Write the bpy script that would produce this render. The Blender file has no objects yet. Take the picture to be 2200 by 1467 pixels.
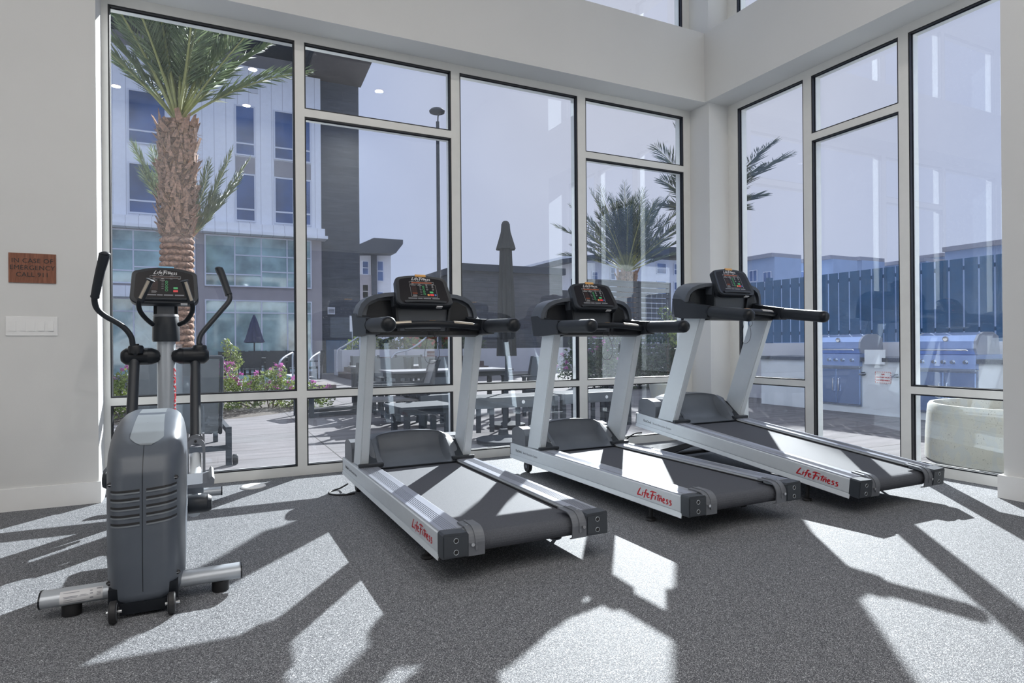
import bpy, bmesh, math, random
from math import sin, cos, pi, radians, atan2, sqrt
from mathutils import Vector, Matrix, Euler
random.seed(7)
SC = bpy.context.scene
COL = SC.collection

# ------------------------------------------------------------------ camera
F_PX, ROLL, V0, YAW, CAM_H = 1349.37, -0.0080042, 740.493, 0.4566543, 1.1
_F = Vector((sin(YAW), cos(YAW), 0)); _R = Vector((cos(YAW), -sin(YAW), 0)); _U = Vector((0, 0, 1))
cam_data = bpy.data.cameras.new('camera'); cam = bpy.data.objects.new('camera', cam_data); COL.objects.link(cam)
cam_data.sensor_width = 36.0; cam_data.lens = F_PX / 2200 * 36; cam_data.shift_y = (V0 - 733.5) / 2200
cam_data.clip_start = 0.05; cam_data.clip_end = 400
_x = _R * cos(ROLL) + _U * sin(ROLL); _y = -_R * sin(ROLL) + _U * cos(ROLL); _z = -_F
cam.matrix_world = Matrix(((_x.x, _y.x, _z.x, 0), (_x.y, _y.y, _z.y, 0), (_x.z, _y.z, _z.z, CAM_H), (0, 0, 0, 1)))
SC.camera = cam

def at(u, v, X=None, Y=None, Z=None):
    """photograph pixel -> world point on the plane X=, Y= or Z="""
    du = (u - 1100) / F_PX; dv = (V0 - v) / F_PX
    r = du * cos(ROLL) - dv * sin(ROLL); z = du * sin(ROLL) + dv * cos(ROLL)
    d = _F + _R * r; d = Vector((d.x, d.y, z))
    t = X / d.x if X is not None else (Y / d.y if Y is not None else (Z - CAM_H) / d.z)
    return Vector((0, 0, CAM_H)) + d * t

# ------------------------------------------------------------------ world, sun, exposure
SC.view_settings.view_transform = 'Standard'; SC.view_settings.look = 'None'
SC.view_settings.exposure = 0.0; SC.view_settings.gamma = 1.0
SC.view_settings.use_curve_mapping = False
world = bpy.data.worlds.new('sky'); SC.world = world; world.use_nodes = True
wn = world.node_tree; wn.nodes.clear()
_o = wn.nodes.new('ShaderNodeOutputWorld'); _b = wn.nodes.new('ShaderNodeBackground')
_tc = wn.nodes.new('ShaderNodeTexCoord'); _sx = wn.nodes.new('ShaderNodeSeparateXYZ')
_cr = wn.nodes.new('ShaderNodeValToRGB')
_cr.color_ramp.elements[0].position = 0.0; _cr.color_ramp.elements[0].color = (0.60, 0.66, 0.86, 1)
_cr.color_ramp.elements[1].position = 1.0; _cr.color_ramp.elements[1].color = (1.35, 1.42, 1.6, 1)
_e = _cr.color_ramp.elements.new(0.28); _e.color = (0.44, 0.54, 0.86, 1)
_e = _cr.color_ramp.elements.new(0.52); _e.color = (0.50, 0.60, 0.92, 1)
_e = _cr.color_ramp.elements.new(0.72); _e.color = (1.15, 1.22, 1.45, 1)  # unseen sky overhead made brighter as added fill for indoor and outdoor shade
# pale haze round the sun
_dot = wn.nodes.new('ShaderNodeVectorMath'); _dot.operation = 'DOT_PRODUCT'
_mr = wn.nodes.new('ShaderNodeMapRange'); _mr.inputs['From Min'].default_value = 0.80; _mr.inputs['From Max'].default_value = 1.0
_mx = wn.nodes.new('ShaderNodeMix'); _mx.data_type = 'RGBA'
_mx.inputs['B'].default_value = (0.80, 0.78, 0.88, 1)
SUN_R, SUN_TAN = 0.875, 0.644        # dx/dy towards the sun, rise per metre of y
SUN_DIR = Vector((SUN_R, 1, SUN_TAN)).normalized()
_dot.inputs[1].default_value = SUN_DIR
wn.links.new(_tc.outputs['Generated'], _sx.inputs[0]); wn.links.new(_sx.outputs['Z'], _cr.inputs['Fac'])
wn.links.new(_tc.outputs['Generated'], _dot.inputs[0]); wn.links.new(_dot.outputs['Value'], _mr.inputs['Value'])
wn.links.new(_mr.outputs['Result'], _mx.inputs['Factor']); wn.links.new(_cr.outputs['Color'], _mx.inputs['A'])
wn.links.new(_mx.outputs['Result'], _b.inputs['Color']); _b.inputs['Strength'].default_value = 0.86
wn.links.new(_b.outputs[0], _o.inputs[0])
sd = bpy.data.lights.new('sun', 'SUN'); sd.energy = 17.5; sd.angle = radians(0.55); sd.color = (1.0, 0.97, 0.93)
sun = bpy.data.objects.new('sun', sd); COL.objects.link(sun); sun.location = (8, 8, 9)
sun.rotation_euler = SUN_DIR.to_track_quat('Z', 'Y').to_euler()

DOWN_W, BAR_W = 24.0, 160.0            # watts of one downlight / one light bar
# ------------------------------------------------------------------ materials
def _new(name):
    m = bpy.data.materials.new(name); m.use_nodes = True
    nt = m.node_tree; b = nt.nodes['Principled BSDF']
    return m, nt, b
def N(nt, t, **kw):
    n = nt.nodes.new(t)
    for k, v in kw.items(): setattr(n, k, v)
    return n
def coords(nt, sx=1, sy=1, sz=1, obj=True):
    tc = N(nt, 'ShaderNodeTexCoord'); mp = N(nt, 'ShaderNodeMapping')
    mp.inputs['Scale'].default_value = (sx, sy, sz)
    nt.links.new(tc.outputs['Object' if obj else 'Generated'], mp.inputs[0]); return mp.outputs[0]
def mat(name, col, rough=0.5, metal=0.0, spec=0.5, var=0.06, scale=14.0, bump=0.0, bscale=200.0, coat=0.0, emit=None):
    """plain surface with slight procedural tone variation and optional fine grain"""
    m, nt, b = _new(name)
    co = coords(nt)
    nz = N(nt, 'ShaderNodeTexNoise'); nz.inputs['Scale'].default_value = scale; nz.inputs['Detail'].default_value = 4
    nt.links.new(co, nz.inputs['Vector'])
    rp = N(nt, 'ShaderNodeValToRGB')
    rp.color_ramp.elements[0].position = 0.3; rp.color_ramp.elements[1].position = 0.7
    rp.color_ramp.elements[0].color = tuple(c * (1 - var) for c in col) + (1,)
    rp.color_ramp.elements[1].color = tuple(min(1, c * (1 + var)) for c in col) + (1,)
    nt.links.new(nz.outputs['Fac'], rp.inputs['Fac']); nt.links.new(rp.outputs['Color'], b.inputs['Base Color'])
    b.inputs['Roughness'].default_value = rough; b.inputs['Metallic'].default_value = metal
    b.inputs['Specular IOR Level'].default_value = spec
    if coat: b.inputs['Coat Weight'].default_value = coat; b.inputs['Coat Roughness'].default_value = 0.1
    if bump:
        n2 = N(nt, 'ShaderNodeTexNoise'); n2.inputs['Scale'].default_value = bscale; n2.inputs['Detail'].default_value = 2
        nt.links.new(co, n2.inputs['Vector'])
        bp = N(nt, 'ShaderNodeBump'); bp.inputs['Strength'].default_value = bump; bp.inputs['Distance'].default_value = 0.002
        nt.links.new(n2.outputs['Fac'], bp.inputs['Height']); nt.links.new(bp.outputs['Normal'], b.inputs['Normal'])
    if emit:
        b.inputs['Emission Color'].default_value = tuple(emit[0]) + (1,); b.inputs['Emission Strength'].default_value = emit[1]
    return m
def speckle(name, base, specks, scale, amount, rough=0.6, spec=0.5, bump=0.3):
    """dark rubber with flecks; specks = list of (colour, seed offset)"""
    m, nt, b = _new(name); co = coords(nt)
    prev = None
    col = N(nt, 'ShaderNodeRGB'); col.outputs[0].default_value = tuple(base) + (1,); prev = col.outputs[0]
    for i, (c, off, sc2, am) in enumerate(specks):
        mp = N(nt, 'ShaderNodeMapping'); mp.inputs['Location'].default_value = (off, off * .7, off * 1.3)
        mp.inputs['Rotation'].default_value = (0, 0, off); mp.inputs['Scale'].default_value = (1, 1.5, 1)
        nt.links.new(co, mp.inputs[0])
        nz = N(nt, 'ShaderNodeTexNoise'); nz.inputs['Scale'].default_value = scale * sc2; nz.inputs['Detail'].default_value = 1.0
        nz.inputs['Distortion'].default_value = 0.6
        nt.links.new(mp.outputs[0], nz.inputs['Vector'])
        mr = N(nt, 'ShaderNodeMapRange'); mr.inputs['From Min'].default_value = am; mr.inputs['From Max'].default_value = am + 0.04
        nt.links.new(nz.outputs['Fac'], mr.inputs['Value'])
        mx = N(nt, 'ShaderNodeMix', data_type='RGBA'); nt.links.new(mr.outputs['Result'], mx.inputs['Factor'])
        nt.links.new(prev, mx.inputs['A']); mx.inputs['B'].default_value = tuple(c) + (1,)
        prev = mx.outputs['Result']; last = nz
    nt.links.new(prev, b.inputs['Base Color']); b.inputs['Roughness'].default_value = rough
    b.inputs['Specular IOR Level'].default_value = spec
    if bump:
        bp = N(nt, 'ShaderNodeBump'); bp.inputs['Strength'].default_value = bump; bp.inputs['Distance'].default_value = 0.001
        nt.links.new(last.outputs['Fac'], bp.inputs['Height']); nt.links.new(bp.outputs['Normal'], b.inputs['Normal'])
    return m
def stripes(name, col, col2, axis, period, width, rough=0.6, metal=0.0, bump=0.4):
    """surface with thin parallel lines every `period` metres along an object axis"""
    m, nt, b = _new(name); co = coords(nt)
    sp = N(nt, 'ShaderNodeSeparateXYZ'); nt.links.new(co, sp.inputs[0])
    dv = N(nt, 'ShaderNodeMath', operation='DIVIDE'); dv.inputs[1].default_value = period
    nt.links.new(sp.outputs[axis], dv.inputs[0])
    fr = N(nt, 'ShaderNodeMath', operation='FRACT'); nt.links.new(dv.outputs[0], fr.inputs[0])
    lt = N(nt, 'ShaderNodeMath', operation='LESS_THAN'); lt.inputs[1].default_value = width / period
    nt.links.new(fr.outputs[0], lt.inputs[0])
    nz = N(nt, 'ShaderNodeTexNoise'); nz.inputs['Scale'].default_value = 6; nt.links.new(co, nz.inputs['Vector'])
    mx0 = N(nt, 'ShaderNodeMix', data_type='RGBA'); nt.links.new(nz.outputs['Fac'], mx0.inputs['Factor'])
    mx0.inputs['A'].default_value = tuple(c * .93 for c in col) + (1,); mx0.inputs['B'].default_value = tuple(c * 1.06 for c in col) + (1,)
    mx = N(nt, 'ShaderNodeMix', data_type='RGBA'); nt.links.new(lt.outputs[0], mx.inputs['Factor'])
    nt.links.new(mx0.outputs['Result'], mx.inputs['A']); mx.inputs['B'].default_value = tuple(col2) + (1,)
    nt.links.new(mx.outputs['Result'], b.inputs['Base Color']); b.inputs['Roughness'].default_value = rough
    b.inputs['Metallic'].default_value = metal
    if bump:
        iv = N(nt, 'ShaderNodeMath', operation='SUBTRACT'); iv.inputs[0].default_value = 1; nt.links.new(lt.outputs[0], iv.inputs[1])
        bp = N(nt, 'ShaderNodeBump'); bp.inputs['Strength'].default_value = bump; bp.inputs['Distance'].default_value = 0.004
        nt.links.new(iv.outputs[0], bp.inputs['Height']); nt.links.new(bp.outputs['Normal'], b.inputs['Normal'])
    return m
def tiles(name, c1, c2, mortar, w, h, gap=0.006, offset=0.0, rough=0.6, streak=0.25, rot=0.0, plane='XY', spec=0.5):
    m, nt, b = _new(name); tc = N(nt, 'ShaderNodeTexCoord')
    mp = N(nt, 'ShaderNodeMapping')
    if plane == 'XZ': mp.inputs['Rotation'].default_value = (radians(90), 0, 0)
    elif plane == 'YZ': mp.inputs['Rotation'].default_value = (radians(90), 0, radians(90))
    else: mp.inputs['Rotation'].default_value = (0, 0, rot)
    nt.links.new(tc.outputs['Object'], mp.inputs[0])
    br = N(nt, 'ShaderNodeTexBrick', offset=offset); nt.links.new(mp.outputs[0], br.inputs['Vector'])
    br.inputs['Scale'].default_value = 1; br.inputs['Brick Width'].default_value = w; br.inputs['Row Height'].default_value = h
    br.inputs['Mortar Size'].default_value = gap; br.inputs['Mortar Smooth'].default_value = 0.1
    br.inputs['Color1'].default_value = tuple(c1) + (1,); br.inputs['Color2'].default_value = tuple(c2) + (1,)
    br.inputs['Mortar'].default_value = tuple(mortar) + (1,)
    nz = N(nt, 'ShaderNodeTexNoise'); nz.inputs['Scale'].default_value = 1.6; nz.inputs['Detail'].default_value = 7
    m2 = N(nt, 'ShaderNodeMapping'); m2.inputs['Scale'].default_value = (1, 6, 1); nt.links.new(mp.outputs[0], m2.inputs[0])
    nt.links.new(m2.outputs[0], nz.inputs['Vector'])
    mr = N(nt, 'ShaderNodeMapRange'); mr.inputs['From Min'].default_value = .3; mr.inputs['From Max'].default_value = .7
    mr.inputs['To Min'].default_value = 1 - streak; mr.inputs['To Max'].default_value = 1 + streak * .4
    nt.links.new(nz.outputs['Fac'], mr.inputs['Value'])
    mx = N(nt, 'ShaderNodeMix', data_type='RGBA', blend_type='MULTIPLY'); mx.inputs['Factor'].default_value = 1
    nt.links.new(br.outputs['Color'], mx.inputs['A']); nt.links.new(mr.outputs['Result'], mx.inputs['B'])
    nt.links.new(mx.outputs['Result'], b.inputs['Base Color']); b.inputs['Roughness'].default_value = rough
    b.inputs['Specular IOR Level'].default_value = spec
    bp = N(nt, 'ShaderNodeBump'); bp.inputs['Strength'].default_value = .5; bp.inputs['Distance'].default_value = 0.004; bp.invert = True
    nt.links.new(br.outputs['Fac'], bp.inputs['Height']); nt.links.new(bp.outputs['Normal'], b.inputs['Normal'])
    return m
def glass_mat(name, tint=(0.90, 0.94, 0.97), f0=0.045, dust=0.006):
    """thin window pane: tinted see-through, mirror reflection by angle, dusty white specks on it"""
    m = bpy.data.materials.new(name); m.use_nodes = True; nt = m.node_tree; nt.nodes.clear()
    out = N(nt, 'ShaderNodeOutputMaterial'); tr = N(nt, 'ShaderNodeBsdfTransparent'); tr.inputs[0].default_value = tuple(tint) + (1,)
    gl = N(nt, 'ShaderNodeBsdfGlossy'); gl.inputs['Roughness'].default_value = 0.0; gl.inputs[0].default_value = (0.9, 0.95, 1, 1)
    lw = N(nt, 'ShaderNodeLayerWeight'); lw.inputs['Blend'].default_value = 0.5
    pw = N(nt, 'ShaderNodeMath', operation='POWER'); pw.inputs[1].default_value = 4.0; nt.links.new(lw.outputs['Facing'], pw.inputs[0])
    ml = N(nt, 'ShaderNodeMath', operation='MULTIPLY_ADD'); ml.inputs[1].default_value = 0.9; ml.inputs[2].default_value = f0
    nt.links.new(pw.outputs[0], ml.inputs[0])
    mx = N(nt, 'ShaderNodeMixShader'); nt.links.new(ml.outputs[0], mx.inputs[0])
    nt.links.new(tr.outputs[0], mx.inputs[1]); nt.links.new(gl.outputs[0], mx.inputs[2])
    res = mx.outputs[0]
    if dust:
        co = coords(nt); vo = N(nt, 'ShaderNodeTexVoronoi'); vo.inputs['Scale'].default_value = 105; nt.links.new(co, vo.inputs['Vector'])
        sp = N(nt, 'ShaderNodeSeparateColor'); nt.links.new(vo.outputs['Color'], sp.inputs[0])
        # speck radius differs from cell to cell
        mr = N(nt, 'ShaderNodeMapRange'); mr.inputs['From Min'].default_value = 0.35; mr.inputs['From Max'].default_value = 1.0
        mr.inputs['To Min'].default_value = 0.0; mr.inputs['To Max'].default_value = 0.17
        nt.links.new(sp.outputs['Red'], mr.inputs['Value'])
        lt = N(nt, 'ShaderNodeMath', operation='LESS_THAN'); nt.links.new(vo.outputs['Distance'], lt.inputs[0]); nt.links.new(mr.outputs['Result'], lt.inputs[1])
        nz = N(nt, 'ShaderNodeTexNoise'); nz.inputs['Scale'].default_value = 1.3; nz.inputs['Detail'].default_value = 5
        nt.links.new(co, nz.inputs['Vector'])
        mr2 = N(nt, 'ShaderNodeMapRange'); mr2.inputs['From Min'].default_value = 0.35; mr2.inputs['From Max'].default_value = 0.75
        mr2.inputs['To Min'].default_value = 0.0; mr2.inputs['To Max'].default_value = dust; nt.links.new(nz.outputs['Fac'], mr2.inputs['Value'])
        sc = N(nt, 'ShaderNodeMath', operation='MULTIPLY_ADD'); sc.inputs[1].default_value = 0.12; nt.links.new(lt.outputs[0], sc.inputs[0])
        nt.links.new(mr2.outputs['Result'], sc.inputs[2])
        tl = N(nt, 'ShaderNodeBsdfTranslucent'); tl.inputs[0].default_value = (.85, .9, 1, 1)
        m3 = N(nt, 'ShaderNodeMixShader'); nt.links.new(sc.outputs[0], m3.inputs[0]); nt.links.new(res, m3.inputs[1]); nt.links.new(tl.outputs[0], m3.inputs[2])
        res = m3.outputs[0]
    nt.links.new(res, out.inputs[0]); return m
def leaf_mat(name, c1, c2, trans=0.35):
    m, nt, b = _new(name); co = coords(nt)
    nz = N(nt, 'ShaderNodeTexNoise'); nz.inputs['Scale'].default_value = 5; nz.inputs['Detail'].default_value = 3; nt.links.new(co, nz.inputs['Vector'])
    rp = N(nt, 'ShaderNodeValToRGB'); rp.color_ramp.elements[0].position = .35; rp.color_ramp.elements[1].position = .65
    rp.color_ramp.elements[0].color = tuple(c1) + (1,); rp.color_ramp.elements[1].color = tuple(c2) + (1,)
    nt.links.new(nz.outputs['Fac'], rp.inputs['Fac']); nt.links.new(rp.outputs['Color'], b.inputs['Base Color'])
    b.inputs['Roughness'].default_value = .5
    tl = N(nt, 'ShaderNodeBsdfTranslucent'); nt.links.new(rp.outputs['Color'], tl.inputs[0])
    mx = N(nt, 'ShaderNodeMixShader'); mx.inputs[0].default_value = trans
    out = nt.nodes['Material Output']; nt.links.new(b.outputs[0], mx.inputs[1]); nt.links.new(tl.outputs[0], mx.inputs[2])
    nt.links.new(mx.outputs[0], out.inputs[0]); return m
def wood_mat(name, c1, c2):
    m, nt, b = _new(name); co = coords(nt, 60, 60, 5)
    nz = N(nt, 'ShaderNodeTexNoise'); nz.inputs['Scale'].default_value = 1.5; nz.inputs['Detail'].default_value = 6; nz.inputs['Distortion'].default_value = 1.2
    nt.links.new(co, nz.inputs['Vector'])
    rp = N(nt, 'ShaderNodeValToRGB'); rp.color_ramp.elements[0].position = .3; rp.color_ramp.elements[1].position = .7
    rp.color_ramp.elements[0].color = tuple(c1) + (1,); rp.color_ramp.elements[1].color = tuple(c2) + (1,)
    nt.links.new(nz.outputs['Fac'], rp.inputs['Fac']); nt.links.new(rp.outputs['Color'], b.inputs['Base Color'])
    b.inputs['Roughness'].default_value = .45; return m

M = {}
M['wall'] = mat('painted wall', (.66, .66, .655), rough=.75, var=.015, scale=2, bump=.15, bscale=260)
M['trim'] = mat('painted trim', (.82, .82, .815), rough=.45, var=.01)
M['ceil'] = mat('ceiling paint', (.75, .75, .74), rough=.8, var=.01)
M['frame'] = mat('light window frame', (.74, .735, .71), rough=.38, var=.02, spec=.5)
M['gasket'] = mat('black gasket', (.012, .013, .017), rough=.5)
M['floor'] = speckle('speckled rubber floor', (.060, .064, .073), [((.125, .130, .142), 5.3, .55, .52), ((.23, .235, .25), 3.1, 1.0, .57), ((.52, .53, .55), 9.7, 1.1, .60)], 230, .6, rough=.72, spec=.16)
M['belt'] = speckle('treadmill belt', (.070, .075, .088), [((.125, .13, .15), 2.1, 1.0, .52)], 620, .6, rough=.7, spec=.15, bump=.5)
M['glass'] = glass_mat('window glass')
M['silver3'] = mat('silver steel tube', (.42, .45, .49), rough=.32, metal=.3, var=.02)
M['silver'] = mat('silver paint', (.62, .66, .70), rough=.36, metal=.10, var=.02)
M['silver2'] = mat('silver post', (.60, .64, .67), rough=.38, metal=.10, var=.02)
M['alu'] = mat('satin aluminium', (.42, .44, .50), rough=.28, metal=.55, var=.03)
M['chrome'] = mat('bright metal', (.75, .75, .76), rough=.18, metal=1.0, var=.01)
M['steel'] = mat('brushed stainless', (.52, .60, .74), rough=.25, metal=.9, var=.03)
M['char'] = mat('charcoal plastic', (.021, .025, .032), rough=.40, spec=.4, var=.03, bump=.15, bscale=700)
M['cap'] = mat('slate end cap', (.040, .047, .058), rough=.42, var=.03, bump=.1, bscale=700)
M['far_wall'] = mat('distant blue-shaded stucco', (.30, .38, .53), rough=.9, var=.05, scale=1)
M['hood'] = mat('slate plastic hood', (.115, .130, .155), rough=.38, var=.03, bump=.15, bscale=700)
M['hood2'] = mat('slate plastic cover', (.135, .145, .165), rough=.45, var=.03, bump=.15, bscale=700)
M['black'] = mat('black plastic', (.007, .009, .013), rough=.35, spec=.35, var=.03)
M['rubber'] = mat('black rubber', (.014, .014, .016), rough=.6, var=.05)
M['foam'] = mat('grip foam', (.013, .017, .024), rough=.5, var=.05, bump=.3, bscale=900)
M['shroud'] = mat('grey blue shroud', (.078, .091, .113), rough=.36, var=.02, bump=.12, bscale=800)
M['shroud2'] = mat('light shroud panel', (.17, .19, .21), rough=.42, var=.02)
M['screen'] = mat('glossy console face', (.008, .007, .010), rough=.30, spec=.22, var=.02)
M['white'] = mat('white print', (.58, .58, .60), rough=.5, var=.01)
M['grey_print'] = mat('grey print', (.22, .23, .26), rough=.5, var=.01)
M['black_print'] = mat('black print', (.02, .02, .022), rough=.5, var=.01)
M['red'] = mat('red print', (.50, .012, .022), rough=.35, var=.02)
M['red_btn'] = mat('red button', (.62, .04, .05), rough=.4, emit=((.9, .06, .06), .15))
M['green_btn'] = mat('green button', (.06, .34, .13), rough=.4, emit=((.1, .7, .25), .12))
M['orange'] = mat('orange button', (.75, .32, .08), rough=.4)
M['blue_btn'] = mat('blue button', (.10, .17, .50), rough=.4)
M['led'] = mat('amber led', (.30, .06, .02), rough=.4, emit=((1, .22, .05), .12))
M['led_off'] = mat('dim led', (.07, .025, .02), rough=.3)
M['yellow_tag'] = mat('amber tag', (.62, .33, .10), rough=.5)
M['blue_tag'] = mat('blue film tag', (.20, .45, .68), rough=.3)
M['pad'] = mat('champagne sensor pad', (.52, .46, .38), rough=.3, metal=.6)
M['ivory'] = mat('white plate', (.80, .80, .80), rough=.35, var=.01)
M['walnut'] = wood_mat('walnut veneer', (.15, .052, .028), (.27, .105, .060))
M['paver'] = tiles('patio paver', (.185, .172, .180), (.168, .160, .166), (.07, .065, .065), 1.22, .61, .007, .0, rough=.95, streak=.22, spec=.1)
M['soil'] = mat('soil', (.06, .045, .035), rough=.95, var=.5, scale=30, bump=1, bscale=40)
M['panelw'] = stripes('white metal panel', (.84, .86, .92), (.50, .52, .60), 'X', .42, .02, rough=.5)
M['panelr'] = stripes('ribbed white panel', (.66, .68, .75), (.34, .36, .44), 'X', .14, .05, rough=.5)
M['stuccow'] = mat('pale stucco', (.66, .67, .72), rough=.8, var=.04, scale=3)
M['stucco_g'] = mat('grey stucco', (.30, .29, .32), rough=.8, var=.05, scale=3)
M['stucco_t'] = mat('taupe stucco', (.37, .34, .36), rough=.8, var=.05, scale=3)
M['tower'] = tiles('dark block tower', (.058, .066, .088), (.068, .076, .098), (.048, .055, .07), 1.2, .4, .01, .5, rough=.8, streak=.3, plane='XZ')
M['slab'] = mat('dark roof slab', (.03, .038, .058), rough=.7, var=.05)
M['bronze'] = mat('bronze soffit', (.12, .10, .09), rough=.6, var=.06)
M['bglass'] = mat('blue building glass', (.045, .10, .26), rough=.06, spec=1.0, var=.5, scale=.6)
M['gglass'] = mat('green glass with painted reflection', (.27, .40, .41), rough=.05, spec=1.0, var=.6, scale=1.1)  # pale building mirrored in the panes is painted in as lighter mottled colour
M['alu_w'] = mat('pale mullion', (.66, .69, .78), rough=.4, var=.02)
M['fence'] = mat('dark fence board tinted shade-blue', (.018, .075, .17), rough=.75, var=.12, scale=5)  # blue of shade and pane reflections put into the dark board colour
M['slat'] = mat('dark slat timber', (.055, .058, .068), rough=.8, var=.15, scale=8)
M['dstone'] = tiles('dark stone block', (.075, .08, .095), (.09, .09, .105), (.055, .055, .06), .6, .2, .008, .5, rough=.85, streak=.3, plane='XZ')
M['brick'] = tiles('brown brick', (.13, .09, .095), (.15, .105, .105), (.10, .08, .08), .3, .08, .006, .5, rough=.85, streak=.3, plane='XZ')
M['pwall'] = mat('white planter wall', (.55, .55, .59), rough=.8, var=.03, scale=4)
M['counter_w'] = mat('counter wall', (.66, .70, .76), rough=.8, var=.04, scale=5)
M['granite'] = speckle('dark granite', (.05, .055, .075), [((.16, .17, .21), 1.1, 1, .6)], 120, .6, rough=.25, bump=0)
M['concrete'] = speckle('cast concrete', (.40, .385, .33), [((.17, .17, .15), 4.1, 1.0, .68), ((.37, .37, .34), 7.7, .12, .5)], 70, .6, rough=.85, bump=.6)
M['trunk'] = mat('palm bark', (.16, .085, .052), rough=.95, var=.6, scale=22, bump=1, bscale=70)
M['boot'] = mat('cut palm boot', (.29, .17, .115), rough=.95, var=.55, scale=26, bump=1, bscale=80)
M['husk'] = mat('dry fibre', (.34, .21, .12), rough=.95, var=.4, scale=40)
M['frond'] = leaf_mat('palm leaflet', (.085, .125, .065), (.21, .26, .135), .35)
M['frond_d'] = leaf_mat('dark palm leaflet', (.03, .05, .042), (.075, .10, .075), .2)
M['rachis'] = mat('palm rib', (.26, .27, .10), rough=.6, var=.15)
M['leaf'] = leaf_mat('shrub leaf', (.10, .15, .04), (.24, .29, .08), .35)
M['leaf_d'] = leaf_mat('hedge leaf', (.03, .05, .03), (.09, .13, .06), .3)
M['petal'] = leaf_mat('magenta petal', (.36, .06, .27), (.52, .17, .42), .35)
M['petal_r'] = leaf_mat('red petal', (.40, .06, .04), (.55, .16, .10), .4)
M['stem'] = mat('twig', (.12, .09, .06), rough=.9)
M['furn'] = mat('dark grey furniture', (.040, .045, .056), rough=.85, spec=.15, var=.08)
M['sling'] = mat('sling mesh', (.16, .155, .165), rough=.75, var=.08, bump=.4, bscale=500)
M['sling_d'] = mat('dark sling mesh', (.10, .11, .125), rough=.75, var=.08, bump=.4, bscale=500)
M['stone_top'] = mat('pale table top', (.13, .13, .15), rough=.9, spec=.15, var=.04)
M['canvas'] = mat('grey canvas', (.017, .018, .022), rough=.9, var=.12, scale=10)
M['navy'] = mat('navy canvas', (.045, .052, .11), rough=.9, var=.15, scale=10)
M['rail'] = mat('galvanised rail', (.38, .40, .46), rough=.35, metal=.5, var=.03)
M['water'] = mat('pool water', (.22, .32, .34), rough=.08, var=.1)
M['brown_sign'] = mat('maroon notice', (.14, .05, .05), rough=.6)
M['grill_lid'] = mat('blue stainless', (.36, .47, .74), rough=.28, metal=.75, var=.03)
M['lamp_on'] = mat('led panel', (.9, .9, .9), emit=((1.0, .97, .93), 9.0))
M['down_on'] = mat('downlight lens', (.9, .8, .7), emit=((1.0, .42, .24), 5.5))

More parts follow.
